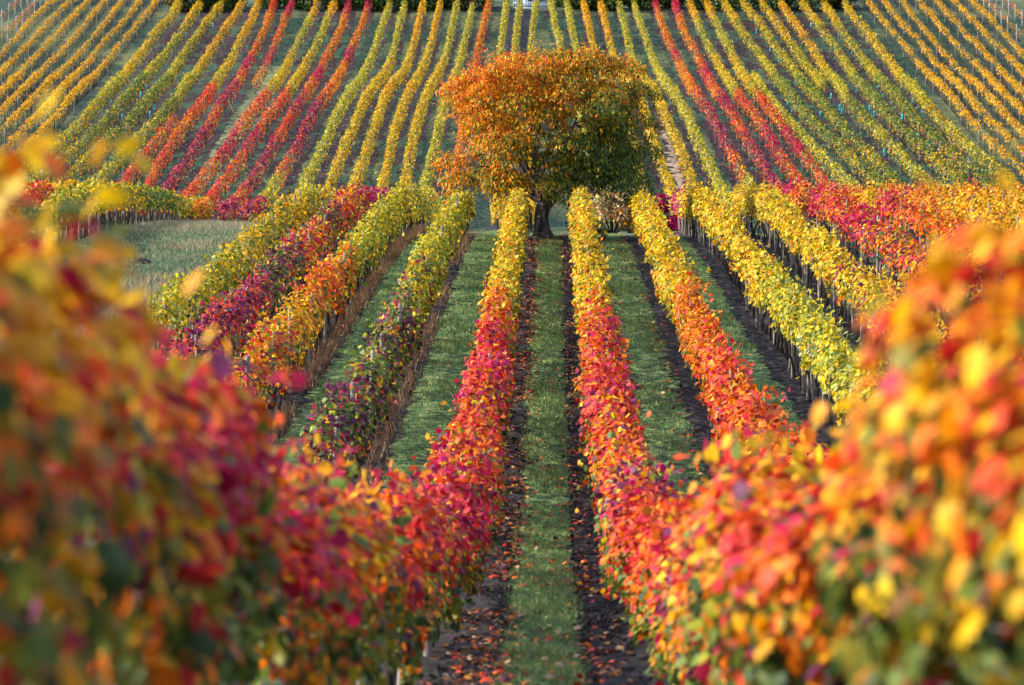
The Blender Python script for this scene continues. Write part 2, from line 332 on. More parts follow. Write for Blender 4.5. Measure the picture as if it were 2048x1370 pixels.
# ------------------------------------------------------------------ vine rows
def polyline(xy, step):
    xy = np.array(xy, float); seg = np.linalg.norm(np.diff(xy, axis=0), axis=1); s = np.concatenate([[0], np.cumsum(seg)])
    n = max(2, int(s[-1] / step) + 1); q = np.linspace(0, s[-1], n)
    p = np.stack([np.interp(q, s, xy[:, 0]), np.interp(q, s, xy[:, 1])], 1)
    return q, p
class Row:
    def __init__(self, xy, seed, smooth=0):
        self.s, self.p = polyline(xy, 0.5); self.L = self.s[-1]
        if smooth:
            k = int(smooth / 0.5); ker = np.hanning(2 * k + 1); ker /= ker.sum()
            pad = np.concatenate([2 * self.p[:1] - self.p[1:k+1][::-1], self.p, 2 * self.p[-1:] - self.p[-k-1:-1][::-1]])
            self.p = np.stack([np.convolve(pad[:, i], ker, 'valid') for i in (0, 1)], 1)
        self.t = nrm(np.gradient(self.p, axis=0)); self.seed = seed; self.rng = np.random.default_rng(seed)
        self.nz = [noise1(seed * 10 + i) for i in range(6)]
    def at(self, s):
        x = np.interp(s, self.s, self.p[:, 0]); y = np.interp(s, self.s, self.p[:, 1])
        tx = np.interp(s, self.s, self.t[:, 0]); ty = np.interp(s, self.s, self.t[:, 1])
        return x, y, tx, ty
    def leaves(self, s, w, hb, ht, stops, key='y', fuzz=2.0, low=0.0, depth=.35, lumpy=1.0, shoot=.06, droop=.7, dip=0.0):
        rng, nz = self.rng, self.nz; n = len(s)
        x, y, tx, ty = self.at(s); bx, by = ty, -tx                    # side vector: to the right of the walk
        lump = nz[0](s / 1.15) * .65 + nz[1](s / .45) * .35
        W = w * (1 - (dip > 0) * (.18 * sstep(40, 22, y) + .16 * sstep(55, 75, y))) * (1 + lumpy * (lump - .5) * .9); top = ht - (dip > 0) * (np.interp(y, [6, 6.8, 7.8, 9, 10, 12, 18, 27, 50], [.2, .28, .34, .42, .47, .5, .5, .48, 0]) + (x > 0) * .14 * sstep(16, 9, y) - (x < 0) * .13 * sstep(9.5, 7.2, y)) + lumpy * (nz[2](s / .8) - .5) * .36 + lumpy * (nz[5](s / 3.1) - .5) * .2
        bot = hb + lumpy * (nz[3](s / .7) - .45) * .45
        hc, hh = (top + bot) / 2, (top - bot) / 2
        ph = rng.uniform(-50, 230, n) * math.pi / 180
        cs, sn = np.cos(ph), np.sin(ph)
        r = 1 - np.abs(rng.normal(0, 1, n)) * depth; r = np.clip(r, 0.05, 1.0) + (rng.random(n) < .05) * rng.random(n) * .25 * np.where((dip > 0) & (y < 11), .3, 1)
        lat = W * np.sign(cs) * np.abs(cs) ** .65 * r; up = hc + hh * np.sign(sn) * np.abs(sn) ** .65 * r
        sh = rng.random(n) < shoot
        up = np.where(sh, top + rng.random(n) * np.where((dip > 0) & (y < 13), .07, .22), up); lat = np.where(sh, rng.normal(0, .45, n) * W, lat)
        pos = np.stack([x + bx * lat, y + by * lat, ground_z(x, y) + up], 1)
        nn = np.stack([bx * cs, by * cs, np.maximum(sn, -.2) * .9 + .3], 1) + rng.normal(0, .42, (n, 3))
        tip = np.stack([bx * cs * .5, by * cs * .5, np.full(n, -droop)], 1) + rng.normal(0, .45, (n, 3))
        rel = np.clip((up - bot) / np.maximum(top - bot, .1), 0, 1.2)
        kp = stops_cols(y if key == 'y' else s, stops, fuzz * (np.clip(y / 28, .3, 2.0) if dip > 0 else 1.0), rng, nz[4])
        # leaves of one shoot turn together
        cell = (np.floor(s / .28 + nz[1](up * 3.0 + s)) * 131 + np.floor(up / .24 + nz[0](s * 2.0)) * 17 + (lat > 0) * 7).astype(np.int64) % 4096
        tab = np.random.default_rng(self.seed + 5).random(4096); uu = np.where(rng.random(n) < .58, np.clip(tab[cell] + rng.normal(0, .03, n), 0, .999), rng.random(n))
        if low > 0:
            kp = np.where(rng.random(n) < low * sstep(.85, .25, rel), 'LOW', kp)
        return pos, nn, tip, pick_cols(kp, rng, uu), rel, r

LEAF_SHADES = ['yel', 'lem', 'gold', 'ora', 'ver', 'red', 'cri', 'mag', 'pur', 'plum', 'yg', 'gre', 'dgr', 'oli', 'bro', 'pale', 'tan']
_shade_rgb = np.array([C[c] for c in LEAF_SHADES])
LEAF_ME = []
for c in LEAF_SHADES:
    LEAF_ME.append(mesh_np('leaf_' + c, T_LEAF[0], T_LEAF[1], M_LEAF, np.tile(np.array([*C[c], 1.0]), (len(T_LEAF[1]), 1))))
CHERRY_ME = [mesh_np('cherry_leaf_' + c, T_CHERRY[0], T_CHERRY[1], M_TREELEAF, np.tile(np.array([*C[c], 1.0]), (len(T_CHERRY[1]), 1))) for c in LEAF_SHADES]
LITTER_ME = [mesh_np('fallen_' + c, T_LEAF[0], T_LEAF[1], M_LITTER, np.tile(np.array([*C[c], 1.0]), (len(T_LEAF[1]), 1))) for c in LEAF_SHADES]
def nearest_shade(c):
    d = np.linalg.norm(np.log(_shade_rgb[None] + .02) - np.log(c[:, None] + .02), axis=2); return d.argmin(1)
def leaf_objects(name, bank, pos, n, tip, size, cols, parent, base):
    u, v, n = frames(n, tip); k = nearest_shade(cols); out = []
    for i in range(len(pos)):
        o = bpy.data.objects.new(name, bank[k[i]]); COL.objects.link(o)
        m = Matrix(((u[i, 0], v[i, 0], n[i, 0], 0), (u[i, 1], v[i, 1], n[i, 1], 0), (u[i, 2], v[i, 2], n[i, 2], 0), (0, 0, 0, 1)))
        m = Matrix.Translation(Vector(pos[i] - base)) @ m @ Matrix.Scale(float(size[i]), 4)
        if parent is not None: o.parent = parent
        o.matrix_local = m; out.append(o)
    return out

# shared trunks and posts
_r = np.random.default_rng(3)
TRUNK_ME = []
for i in range(8):
    h = .9; k = 6; z = np.linspace(-.08, h, k); off = np.cumsum(_r.normal(0, .035, (k, 2)), 0); off -= off[0]
    rad = np.linspace(.038, .024, k) * _r.uniform(.85, 1.25, k); rad[0] *= 1.3
    TRUNK_ME.append(mesh_np('vine_trunk', *tube(np.column_stack([off, z]), rad, 6), M_VINEWOOD, smooth=True))
def post_mesh(name, h, r, mat, sides=6, lean=.0):
    v, t = tube([(0, 0, -.15), (lean * .5, 0, h * .5), (lean, 0, h * .97), (lean, 0, h)], [r * 1.05, r, r * .95, r * .7], sides)
    return mesh_np(name, v, t, mat)
POST_ME = [post_mesh('wooden_post', 1.95, .045, M_POST, 7, l) for l in (-.03, 0, .04)]
STAKE_ME = [post_mesh('stake', 1.75, .028, M_POST, 6, l) for l in (-.04, 0, .03)]
FARPOST_ME = [post_mesh('far_post', 1.75, .05, M_POST, 5, l) for l in (-.05, 0, .04)]
METAL_ME = post_mesh('metal_post', 2.2, .06, M_METALPOST, 5, .02)
TUBE_ME = post_mesh('grow_tube', .62, .085, M_TUBE, 7, .03)

def instances(name, meshes, xy, parent, base, rng, zs=(.95, 1.05), tilt=.04, cut=None):
    xy = np.asarray(xy); z = ground_z(xy[:, 0], xy[:, 1])
    for i in range(len(xy)):
        o = bpy.data.objects.new(name, meshes[int(rng.integers(len(meshes)))]); COL.objects.link(o); o.parent = parent
        o.location = (xy[i, 0] - base[0], xy[i, 1] - base[1], z[i] - base[2])
        o.rotation_euler = (rng.normal(0, tilt), rng.normal(0, tilt), rng.uniform(0, 6.28)); o.scale = (1, 1, rng.uniform(*zs) * (1 if cut is None else float(cut[i])))

def leaf_mesh(name, tpl_parts, base):
    v, t, c = merge(tpl_parts); return mesh_np(name, v - base, t, M_LEAF, c)

# ------------------------------------------------------------------ ground sheet and soil
def grid_ground():
    ys = np.concatenate([np.arange(-80, 0, 4), np.arange(0, 130, .8), np.arange(130, 440, 2.0), np.arange(440, 700, 20), np.linspace(700, 3000, 24)])
    xs = np.concatenate([np.linspace(-1500, -100, 15)[:-1], np.arange(-100, -30, 3.5), np.arange(-30, 30, 1.0), np.arange(30, 100, 3.5), np.linspace(100, 1500, 15)])
    X, Y = np.meshgrid(xs, ys); V = np.stack([X, Y, ground_z(X, Y)], 2).reshape(-1, 3)
    nx, ny = len(xs), len(ys); i = np.arange(ny - 1)[:, None] * nx + np.arange(nx - 1)[None]
    Q = np.stack([i, i + 1, i + nx + 1, i + nx], 2).reshape(-1, 4)
    return mesh_np('ground', V, Q, M_TURF, smooth=True)
ground = tag(obj('ground', grid_ground()), kind='structure')

def strip(name, xy, half, mat, lift=.02, offset=0.0, ragged=.12, step=.4, rough=0.0, cross=2):
    s, p = polyline(xy, step); t = nrm(np.gradient(p, axis=0)); b = np.stack([t[:, 1], -t[:, 0]], 1)
    r = np.random.default_rng(int(abs(p[0, 0] * 97 + p[0, 1] * 13)) % 99991)
    cols = []
    for j in range(cross + 1):
        f = -1 + 2 * j / cross; l = offset + f * half + (r.normal(0, ragged, len(p)) if j in (0, cross) else 0)
        q = p + b * (np.asarray(l).reshape(-1, 1) if np.ndim(l) else l)
        z = ground_z(q[:, 0], q[:, 1]) + lift + (r.uniform(-.3, 1, len(p)) * rough if 0 < j < cross else 0)
        cols.append(np.column_stack([q, z]))
    V = np.stack(cols, 1); n, m = V.shape[:2]; i = np.arange(n - 1)[:, None] * m + np.arange(m - 1)[None]
    Q = np.stack([i, i + 1, i + m + 1, i + m], 2).reshape(-1, 4)
    if np.cross(V[1, 0] - V[0, 0], V[0, 1] - V[0, 0])[2] > 0: Q = Q[:, ::-1]
    return tag(obj(name, mesh_np(name, V.reshape(-1, 3), Q, mat, smooth=True)), kind='structure')

# ------------------------------------------------------------------ near and middle rows
SPACING = 2.4
def alley_x(d): return -0.13 + 0.0143 * np.asarray(d, float)
def row_x(k, d):                                   # k: ..., -2, -1 left rows, 1, 2 right rows
    return alley_x(d) + (1.2 + SPACING * (abs(k) - 1)) * (1 if k > 0 else -1) + {-4: .8, -5: 1.65}.get(k, 0) * np.interp(np.asarray(d, float), [75, 150], [1, .2])

# name-key: index, d0, d1, half width, foliage bottom, top, leaves per metre, stops by distance, low-green, trunks, stakes, label
MID = [
    dict(k=-1, d0=3, d1=119, w=.40, hb=.38, ht=1.84, per=430, low=.95, stops=[(0, 'XA'), (7.4, 'C'), (8.3, 'XA'), (8.9, 'C'), (10.0, 'XR'), (11.6, 'C'), (12.6, 'XR'), (15.5, 'XA'), (17, 'XR'), (21, 'R'), (26, 'P'), (27.5, 'XR'), (33, 'C'), (38, 'XR'), (44, 'R'), (47, 'OR'), (51, 'C'), (54, 'OR'), (58, 'C'), (62, 'R'), (65, 'O'), (69, 'Y'), (104, 'LG'), (108, 'O'), (111, 'Y')],
         label='vine row left of the grass path, blurred crimson in front, yellow near the tree', part=300),
    dict(k=1, d0=3, d1=117, w=.40, hb=.34, ht=1.84, per=430, low=.85, stops=[(0, 'XA'), (7, 'XR'), (8, 'XA'), (9.5, 'XR'), (12, 'XA'), (14, 'XR'), (17, 'XA'), (20, 'XR'), (25, 'R'), (32, 'P'), (35, 'LG'), (37, 'XR'), (44, 'OR'), (49, 'C'), (52, 'R'), (57, 'OR'), (61, 'C'), (63, 'O'), (69, 'Y'), (97, 'A'), (102, 'LG'), (106, 'Y')],
         label='vine row right of the grass path, blurred orange in front, yellow near the tree', part=300),
    dict(k=-2, d0=46, d1=121, w=.33, hb=.45, ht=1.8, per=330, low=.45, stops=[(0, 'D'), (56, 'G'), (62, 'D'), (68, 'C'), (69, 'G'), (73, 'YG'), (79, 'P'), (80, 'YG')],
         label='first vine row left of the path row, dark purple-green in front and yellow-green behind', part=120, weeds=1),
    dict(k=-3, d0=50, d1=150, w=.33, hb=.55, ht=1.85, per=270, low=.4, stops=[(0, 'X'), (64, 'A'), (72, 'O'), (79, 'R'), (81, 'O'), (85, 'YG')],
         label='second vine row left of the path row, orange near end and yellow-green far end', part=120, weeds=1),
    dict(k=-4, d0=56, d1=150, w=.33, hb=.6, ht=1.85, per=250, low=.4, stops=[(0, 'P'), (76, 'D'), (84, 'XR'), (87, 'C'), (89, 'X'), (98, 'D'), (103, 'XR'), (109, 'X'), (119, 'M')],
         label='purple and red vine row left of the tree ending in a bright magenta clump', part=120, weeds=1),
    dict(k=-5, d0=62, d1=146, w=.33, hb=.75, ht=1.85, per=250, low=.25, stops=[(0, 'YG'), (84, 'OL'), (104, 'Y'), (112, 'YG'), (122, 'Y'), (134, 'M')],
         label='outermost yellow vine row beside the dry grass meadow on the left', part=100, weeds=1, trunk=1),
    dict(k=2, d0=30, d1=119, w=.33, hb=.55, ht=1.85, per=320, low=.2, stops=[(0, 'OR'), (52, 'R'), (60, 'O'), (74, 'Y')],
         label='second vine row right of the path, orange in front turning yellow behind', part=120, trunk=1),
    dict(k=3, d0=40, d1=130, w=.33, hb=.92, ht=1.95, per=290, low=.1, stops=[(0, 'LG'), (68, 'YG'), (76, 'Y'), (124, 'M')],
         label='third vine row right of the path, bright yellow above a line of bare dark trunks', part=120, trunk=1),
    dict(k=4, d0=48, d1=132, w=.33, hb=.95, ht=1.95, per=270, low=.05, stops=[(0, 'Y'), (74, 'P'), (76, 'Y'), (96, 'A'), (97, 'Y'), (128, 'LG')],
         label='fourth vine row right of the path, clear yellow with bare trunks and pale stakes beneath', part=100, trunk=1),
    dict(k=5, d0=58, d1=136, w=.45, hb=.95, ht=1.98, per=230, low=.05, stops=[(0, 'X'), (92, 'C'), (100, 'OR'), (108, 'C'), (116, 'O'), (124, 'C')],
         label='magenta and red vine row with tall pale posts on the right', part=60, trunk=1),
    dict(k=6, d0=66, d1=140, w=.45, hb=.95, ht=1.98, per=190, low=.05, stops=[(0, 'O'), (100, 'OR'), (106, 'C'), (112, 'A'), (122, 'OR')],
         label='orange vine row just behind the magenta row on the right', trunk=1),
    dict(k=7, d0=74, d1=142, w=.45, hb=.95, ht=1.98, per=170, low=.05, stops=[(0, 'A'), (112, 'AO'), (128, 'O'), (136, 'OR')],
         label='golden orange vine row, second behind the magenta row on the right', trunk=1),
    dict(k=8, d0=82, d1=144, w=.45, hb=.95, ht=1.98, per=160, low=.05, stops=[(0, 'A'), (118, 'O'), (126, 'Y'), (136, 'R')],
         label='orange and yellow vine row, third behind the magenta row on the right', trunk=1),
    dict(k=9, d0=90, d1=146, w=.45, hb=.95, ht=1.98, per=150, low=.05, stops=[(0, 'O'), (122, 'A'), (130, 'R')],
         label='orange red vine row at the back right, mostly behind blurred leaves', trunk=1),
    dict(k=10, d0=98, d1=148, w=.45, hb=.95, ht=1.98, per=140, low=.05, stops=[(0, 'O'), (130, 'AO')],
         label='outermost orange vine row at the right edge behind blurred leaves', trunk=1),
]
def make_row(name, row, w, hb, ht, per, stops, label, group, dip=0.0, low=0, part=0, trunk=0, key='y', tallpost=0, weeds=0, lumpy=1.0, sizes=(.08, .128), fuzz=2.2):
    rng = row.rng; x0, y0 = row.p[0]; base = np.array([x0, y0, float(ground_z(x0, y0))])
    root = tag(empty('vine_row', base), label, 'vine row', group)
    # density falls with distance
    n = int(row.L * per * (2.6 if dip > 0 else 1.3)); s = rng.uniform(0, row.L, n); _, yy, _, _ = row.at(s)
    keep = rng.random(n) < (np.interp(yy, [30, 55], [.86, .5]) if dip > 0 else 1.0) * np.where(yy < 21, .95, np.where(yy < 40, .85, np.where(yy < 80, .72, .54))) * np.clip(.5 + row.nz[1](s / .9) * .9, .5, 1.0); s = s[keep]
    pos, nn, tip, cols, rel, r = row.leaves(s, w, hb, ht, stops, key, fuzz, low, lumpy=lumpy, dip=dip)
    size = rng.uniform(*sizes, len(pos)) * (np.interp(pos[:, 1], [6, 26, 52, 90], [.78, .72, 1.0, 1.2]) if dip > 0 else np.where(pos[:, 1] > 80, 1.2, 1.05))
    # canes rising out of the top of the row, each with its own leaves
    nc = int(row.L * 1.3); cs_ = rng.uniform(13 if dip > 0 else 0, row.L, nc); cx, cy, ctx, cty = row.at(cs_); hd = ht - (dip > 0) * np.interp(cy, [6, 9, 27, 50], [.24, .46, .5, 0])
    ctop = rng.uniform(.10, .38, nc) * np.where(cy < 30, .6, 1); lean = rng.normal(0, .16, (nc, 2)); cb = np.column_stack([cx + rng.normal(0, .12, nc), cy, ground_z(cx, cy) + hd - .3]); cane = []
    for i in range(nc):
        a = cb[i]; e2 = a + np.array([lean[i, 0], lean[i, 1], .3 + ctop[i]]); cane.append(tube([a - base, (a + e2) / 2 + np.array([lean[i, 0] * -.2, 0, .03]) - base, e2 - base], [.006, .005, .003], 3, False))
    v, t = join_tubes(cane); tag(obj('canes', mesh_np('canes', v, t, M_VINEWOOD), root), kind='stuff')
    ci = np.repeat(np.arange(nc), 6); f = rng.uniform(.45, 1.05, len(ci)); lp = cb[ci] + np.column_stack([lean[ci] * f[:, None], (.3 + ctop[ci]) * f]) + rng.normal(0, .03, (len(ci), 3))
    ck = stops_cols(cy if key == 'y' else cs_, stops, fuzz * (np.clip(cy / 28, .3, 2.0) if dip > 0 else 1.0), rng, row.nz[4])[ci]; cu = np.clip(rng.random(nc)[ci] + rng.normal(0, .05, len(ci)), 0, .999)
    pos = np.concatenate([pos, lp]); nn = np.concatenate([nn, rng.normal(0, .6, lp.shape) + [0, -.2, .5]]); tip = np.concatenate([tip, rng.normal(0, .6, lp.shape) + [0, 0, -.5]])
    cols = np.concatenate([cols, pick_cols(ck, rng, cu)]); r = np.concatenate([r, np.ones(len(lp))]); size = np.concatenate([size, rng.uniform(sizes[0] * .7, sizes[1] * .95, len(lp))])
    chosen = np.zeros(len(pos), bool)
    if part:
        px = to_px(pos); infr = (px[:, 0] > 5) & (px[:, 0] < 2043) & (px[:, 1] > 5) & (px[:, 1] < 1365) & (r > .86)
        side = -np.sign(x0 + 1e-6); tx = row.t.mean(0)
        facing = (nn[:, 0] * -pos[:, 0] + nn[:, 1] * -pos[:, 1] + nn[:, 2] * -pos[:, 2]) > 0
        near = pos[:, 1] > 5.5
        score = np.where(infr & facing & near, size / pos[:, 1] * rng.uniform(.55, 1, len(pos)), 0)
        idx = np.argsort(-score)[:part]; idx = idx[score[idx] > 0]; chosen[idx] = True
        leaf_objects('leaf', LEAF_ME, pos[idx], nn[idx], tip[idx], size[idx], cols[idx], root, base)
    rest = ~chosen; parts = []
    nearm = rest & (pos[:, 1] < 13); farm = rest & ~nearm
    for m, tpl in ((nearm, T_LEAF), (farm, T_MID)):
        if m.any(): parts.append(scatter(tpl, pos[m], nn[m], tip[m], size[m], cols[m]))
    tag(obj('foliage', leaf_mesh('foliage', parts, base), root), kind='stuff')
    # trunks, posts, wires
    ts = np.arange(.4, row.L, 1.0) + rng.normal(0, .08, len(np.arange(.4, row.L, 1.0)))
    x, y, tx, ty = row.at(ts); instances('vine_trunk', TRUNK_ME, np.column_stack([x, y]), root, base, rng, (.9, 1.25), .06)
    ps = np.arange(.9, row.L, 5.0); x, y, tx, ty = row.at(ps)
    instances('post', POST_ME, np.column_stack([x + .06, y]), root, base, rng, ((.80, .97) if not weeds else (.95, 1.06)) if not tallpost else (1.02, 1.12), .03, 1 - (dip > 0) * np.interp(y, [6, 9, 27, 50], [.1, .28, .28, 0]))
    if trunk:
        ss = np.sort(rng.uniform(0, row.L, int(row.L / 3.6))); x, y, tx, ty = row.at(ss + rng.normal(0, .2, len(ss)))
        side = -.10 if x0 > 0 else .10
        instances('stake', STAKE_ME, np.column_stack([x + side, y]), root, base, rng, (.8, .95), .06)
    tb = []
    for h in (.8, 1.3):
        q = np.arange(0, row.L, 4.0); x, y, _, _ = row.at(q)
        tb.append(tube(np.column_stack([x, y, ground_z(x, y) + h]) - base, np.full(len(q), .004), 3))
    v, t = join_tubes(tb[:1]); obj('wire', mesh_np('wire', v, t, M_WIRE), root)
    v, t = join_tubes(tb[1:]); obj('wire', mesh_np('wire', v, t, M_WIRE), root)
    return root
MID_ROWS = {}
for q, e in enumerate(MID):
    k = e['k']; xy = [(float(row_x(k, d)), d) for d in (e['d0'], max(75.5, e['d0'] + 1), e['d1'])]
    row = Row(xy, 100 + q)
    MID_ROWS[k] = row
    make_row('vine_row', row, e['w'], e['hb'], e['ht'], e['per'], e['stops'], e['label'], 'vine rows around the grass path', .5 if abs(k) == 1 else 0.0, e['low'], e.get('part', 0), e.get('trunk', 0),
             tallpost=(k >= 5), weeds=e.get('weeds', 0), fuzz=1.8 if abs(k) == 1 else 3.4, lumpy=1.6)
    half = .78 if abs(k) == 1 else .52
    strip('soil_strip', xy, half, M_SOIL, .02, 0, .09, .25 if e['d0'] < 60 else .4, .07, 8)

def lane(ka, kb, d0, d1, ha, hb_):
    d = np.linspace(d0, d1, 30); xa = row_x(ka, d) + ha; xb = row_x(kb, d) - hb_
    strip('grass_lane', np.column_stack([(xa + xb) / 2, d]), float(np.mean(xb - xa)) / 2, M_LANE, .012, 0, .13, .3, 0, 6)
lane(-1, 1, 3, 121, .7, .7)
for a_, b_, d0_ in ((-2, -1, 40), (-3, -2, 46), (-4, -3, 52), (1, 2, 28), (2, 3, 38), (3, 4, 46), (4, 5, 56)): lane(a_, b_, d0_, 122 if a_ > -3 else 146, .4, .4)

# cross rows on the far left, beyond the meadow
def lx(d, o=0): return (-17.0 - .0655 * (d - 108) + o, d)
LX = [(0, [(0, 'OL'), (100, 'YG'), (128, 'OL'), (150, 'G'), (180, 'OL')], 'olive and yellow vine row with bare dark trunks along the far edge of the meadow', 88, 224),
      (-2.5, [(0, 'OR'), (116, 'OR'), (128, 'A'), (150, 'O'), (190, 'OR')], 'orange and red vine row just behind the olive row at the meadow', 92, 216),
      (-5.0, [(0, 'R'), (120, 'OR'), (150, 'AO'), (180, 'R')], 'red topped vine row, second behind the olive row at the meadow', 98, 208),
      (-7.5, [(0, 'O'), (120, 'A'), (150, 'OR')], 'orange vine row farthest behind the olive row at the meadow', 104, 200)]
for q, (o, st, lab, d0, d1) in enumerate(LX):
    row = Row([lx(d0, o), lx((d0 + d1) / 2, o), lx(d1, o)], 140 + q)
    make_row('vine_row', row, .42, .95, 1.95, 150, st, lab, 'vine rows beyond the meadow', 0.0, .05, 0, 0, sizes=(.13, .18))

# ------------------------------------------------------------------ rows on the far hillside (crest traces)
FAR = {
 'A': ([(317, -6), (290, 30), (264, 62), (228, 100), (199, 137), (158, 176), (123, 220), (93, 253), (70, 276), (53, 295), (30, 312), (-30, 362)], 'A'),
 'B': ([(285, -7), (255, 33), (232, 60), (211, 77), (185, 112), (158, 141), (127, 172), (98, 209), (74, 232), (35, 270), (0, 302), (-40, 336)], 'A'),
 'C': ([(250, -7), (220, 33), (199, 58), (176, 84), (151, 114), (127, 137), (105, 156), (84, 178), (62, 200), (39, 223), (7, 256), (-40, 302)], 'A'),
 'D': ([(217, -7), (190, 23), (170, 47), (137, 86), (116, 109), (98, 123), (79, 142), (58, 165), (35, 190), (9, 214), (-40, 266)], 'A'),
 'E': ([(182, -7), (155, 23), (137, 42), (120, 62), (95, 86), (76, 105), (53, 130), (26, 158), (0, 186), (-40, 228)], 'A'),
 'F': ([(147, -7), (112, 28), (88, 54), (65, 79), (30, 112), (10, 132), (-40, 180)], 'A'),
 'G': ([(113, -7), (84, 19), (56, 46), (39, 68), (16, 90), (-40, 144)], 'A'),
 'H': ([(80, -7), (52, 20), (28, 45), (10, 60), (-40, 104)], 'H'),
 'I': ([(44, -9), (14, 18), (0, 30), (-40, 62)], 'H'),
 'J': ([(362, -6), (343, 28), (316, 54), (292, 88), (264, 121), (243, 149), (211, 181), (190, 209), (169, 230), (149, 253), (123, 276), (98, 298), (74, 316), (20, 358)], 'J'),
 'K': ([(405, -5), (375, 40), (358, 67), (340, 88), (313, 120), (290, 148), (264, 176), (237, 207), (218, 230), (202, 249), (176, 270), (155, 293), (127, 314), (98, 339), (74, 358), (40, 386)], 'K'),
 'L': ([(449, -4), (419, 32), (393, 67), (366, 105), (349, 130), (329, 158), (299, 190), (278, 214), (258, 237), (237, 258), (214, 277), (193, 298), (167, 323), (144, 341), (114, 369), (80, 396)], 'K'),
 'M': ([(490, -5), (460, 40), (438, 70), (419, 98), (402, 127), (375, 155), (358, 185), (340, 204), (313, 239), (290, 258), (272, 277), (246, 302), (220, 330), (193, 355), (167, 376), (130, 404)], 'M'),
 'N': ([(519, -5), (500, 40), (481, 74), (463, 109), (442, 141), (424, 169), (411, 192), (398, 206), (379, 232), (361, 253), (345, 278), (334, 298), (320, 318), (306, 340), (298, 362), (288, 392)], 'N'),
 'N2': ([(350, 232), (337, 247), (313, 276), (290, 302), (274, 323), (253, 351), (237, 369), (205, 404)], 'R'),
 'O': ([(549, -5), (535, 40), (519, 74), (505, 102), (491, 127), (481, 149), (463, 176), (442, 197), (428, 226), (416, 246), (400, 270), (386, 298), (372, 316), (356, 337), (340, 362), (310, 404)], 'O'),
 'P': ([(587, -5), (565, 47), (551, 81), (537, 112), (521, 141), (509, 162)], 'P'),
 'Q': ([(637, -5), (616, 40), (595, 79), (579, 112), (560, 146), (542, 169), (526, 190), (502, 221), (481, 246), (467, 267), (445, 298), (428, 320), (410, 340), (389, 367), (372, 390), (350, 420)], 'Q'),
 'R': ([(671, -5), (649, 47), (632, 84), (614, 116), (597, 144), (579, 172), (562, 196), (533, 232), (519, 254), (502, 277), (486, 305), (467, 332), (449, 355), (428, 381), (410, 407), (396, 424)], 'Q'),
 'S': ([(700, -5), (683, 51), (665, 84), (649, 112), (632, 149), (614, 179), (594, 204), (580, 226), (568, 249), (551, 274), (537, 298), (519, 327), (502, 351), (486, 376), (467, 400), (445, 427)], 'S'),
 'T': ([(740, -5), (724, 44), (710, 76), (696, 105), (679, 140), (663, 169), (646, 190), (625, 221), (612, 249), (600, 274), (584, 305), (565, 334), (551, 358), (532, 385), (512, 407), (491, 430)], 'T'),
 'U': ([(782, -5), (770, 33), (757, 67), (747, 98), (734, 127), (719, 155), (698, 183), (683, 207), (667, 235), (656, 267), (642, 298), (625, 327), (612, 355), (600, 385), (583, 418)], 'U'),
 'V': ([(812, -5), (800, 40), (792, 74), (784, 109), (771, 137), (750, 162), (733, 186), (721, 212), (710, 239), (698, 268), (685, 298), (678, 320), (670, 337), (656, 372), (640, 414)], 'V'),
 'W': ([(849, -5), (836, 44), (828, 79), (819, 109), (806, 139), (782, 165), (766, 195), (754, 236), (741, 270), (733, 298), (720, 334), (708, 362), (696, 402)], 'W'),
 'X': ([(882, -5), (870, 47), (863, 79), (854, 109), (842, 135), (826, 162), (812, 188), (796, 233), (787, 265), (780, 298), (775, 320), (768, 349), (757, 398)], 'W'),
 'Y': ([(915, -5), (905, 47), (898, 79), (889, 112), (877, 137), (864, 158), (852, 187), (840, 217), (833, 244), (824, 279), (817, 314), (812, 349), (806, 385), (800, 425)], 'V'),
 'Z': ([(947, -5), (938, 44), (929, 74), (924, 102), (915, 132), (904, 160), (893, 187), (885, 217), (878, 248), (871, 278), (863, 309), (856, 341), (847, 378), (836, 425)], 'U'),
 'a': ([(980, -5), (966, 50), (957, 90), (949, 140), (938, 200), (926, 260), (915, 320), (905, 370), (893, 430)], 'a'),
 'b': ([(1014, -5), (1007, 50), (1002, 90), (1000, 140), (998, 200), (997, 260), (996, 320), (996, 380), (995, 440)], 'V'),
 'c': ([(1041, -5), (1036, 29), (1033, 59), (1030, 90), (1028, 180), (1027, 300), (1026, 430)], 'V'),
 'd': ([(1073, -5), (1068, 35), (1064, 59), (1062, 90), (1062, 180), (1062, 300), (1062, 430)], 'V'),
 'r0': ([(1506, 140), (1523, 169), (1535, 186), (1553, 207), (1570, 226), (1598, 256), (1619, 279), (1640, 304), (1658, 320), (1676, 337), (1693, 355), (1720, 380)], 'r0'),
 'r1': ([(1444, -5), (1470, 35), (1482, 56), (1500, 78), (1518, 102), (1539, 128), (1553, 149), (1574, 172), (1588, 193), (1605, 213), (1623, 234), (1649, 260), (1672, 279), (1693, 298), (1711, 320), (1732, 337), (1755, 358), (1790, 392)], 'K'),
 'r2': ([(1482, -5), (1509, 30), (1530, 54), (1544, 79), (1560, 100), (1579, 121), (1598, 146), (1614, 167), (1637, 190), (1657, 213), (1676, 235), (1693, 254), (1720, 277), (1742, 304), (1760, 327), (1785, 349), (1808, 386)], 'K'),
 'r3': ([(1519, -5), (1540, 23), (1558, 47), (1574, 70), (1588, 91), (1602, 109), (1616, 130), (1630, 144), (1646, 164)], 'J'),
}
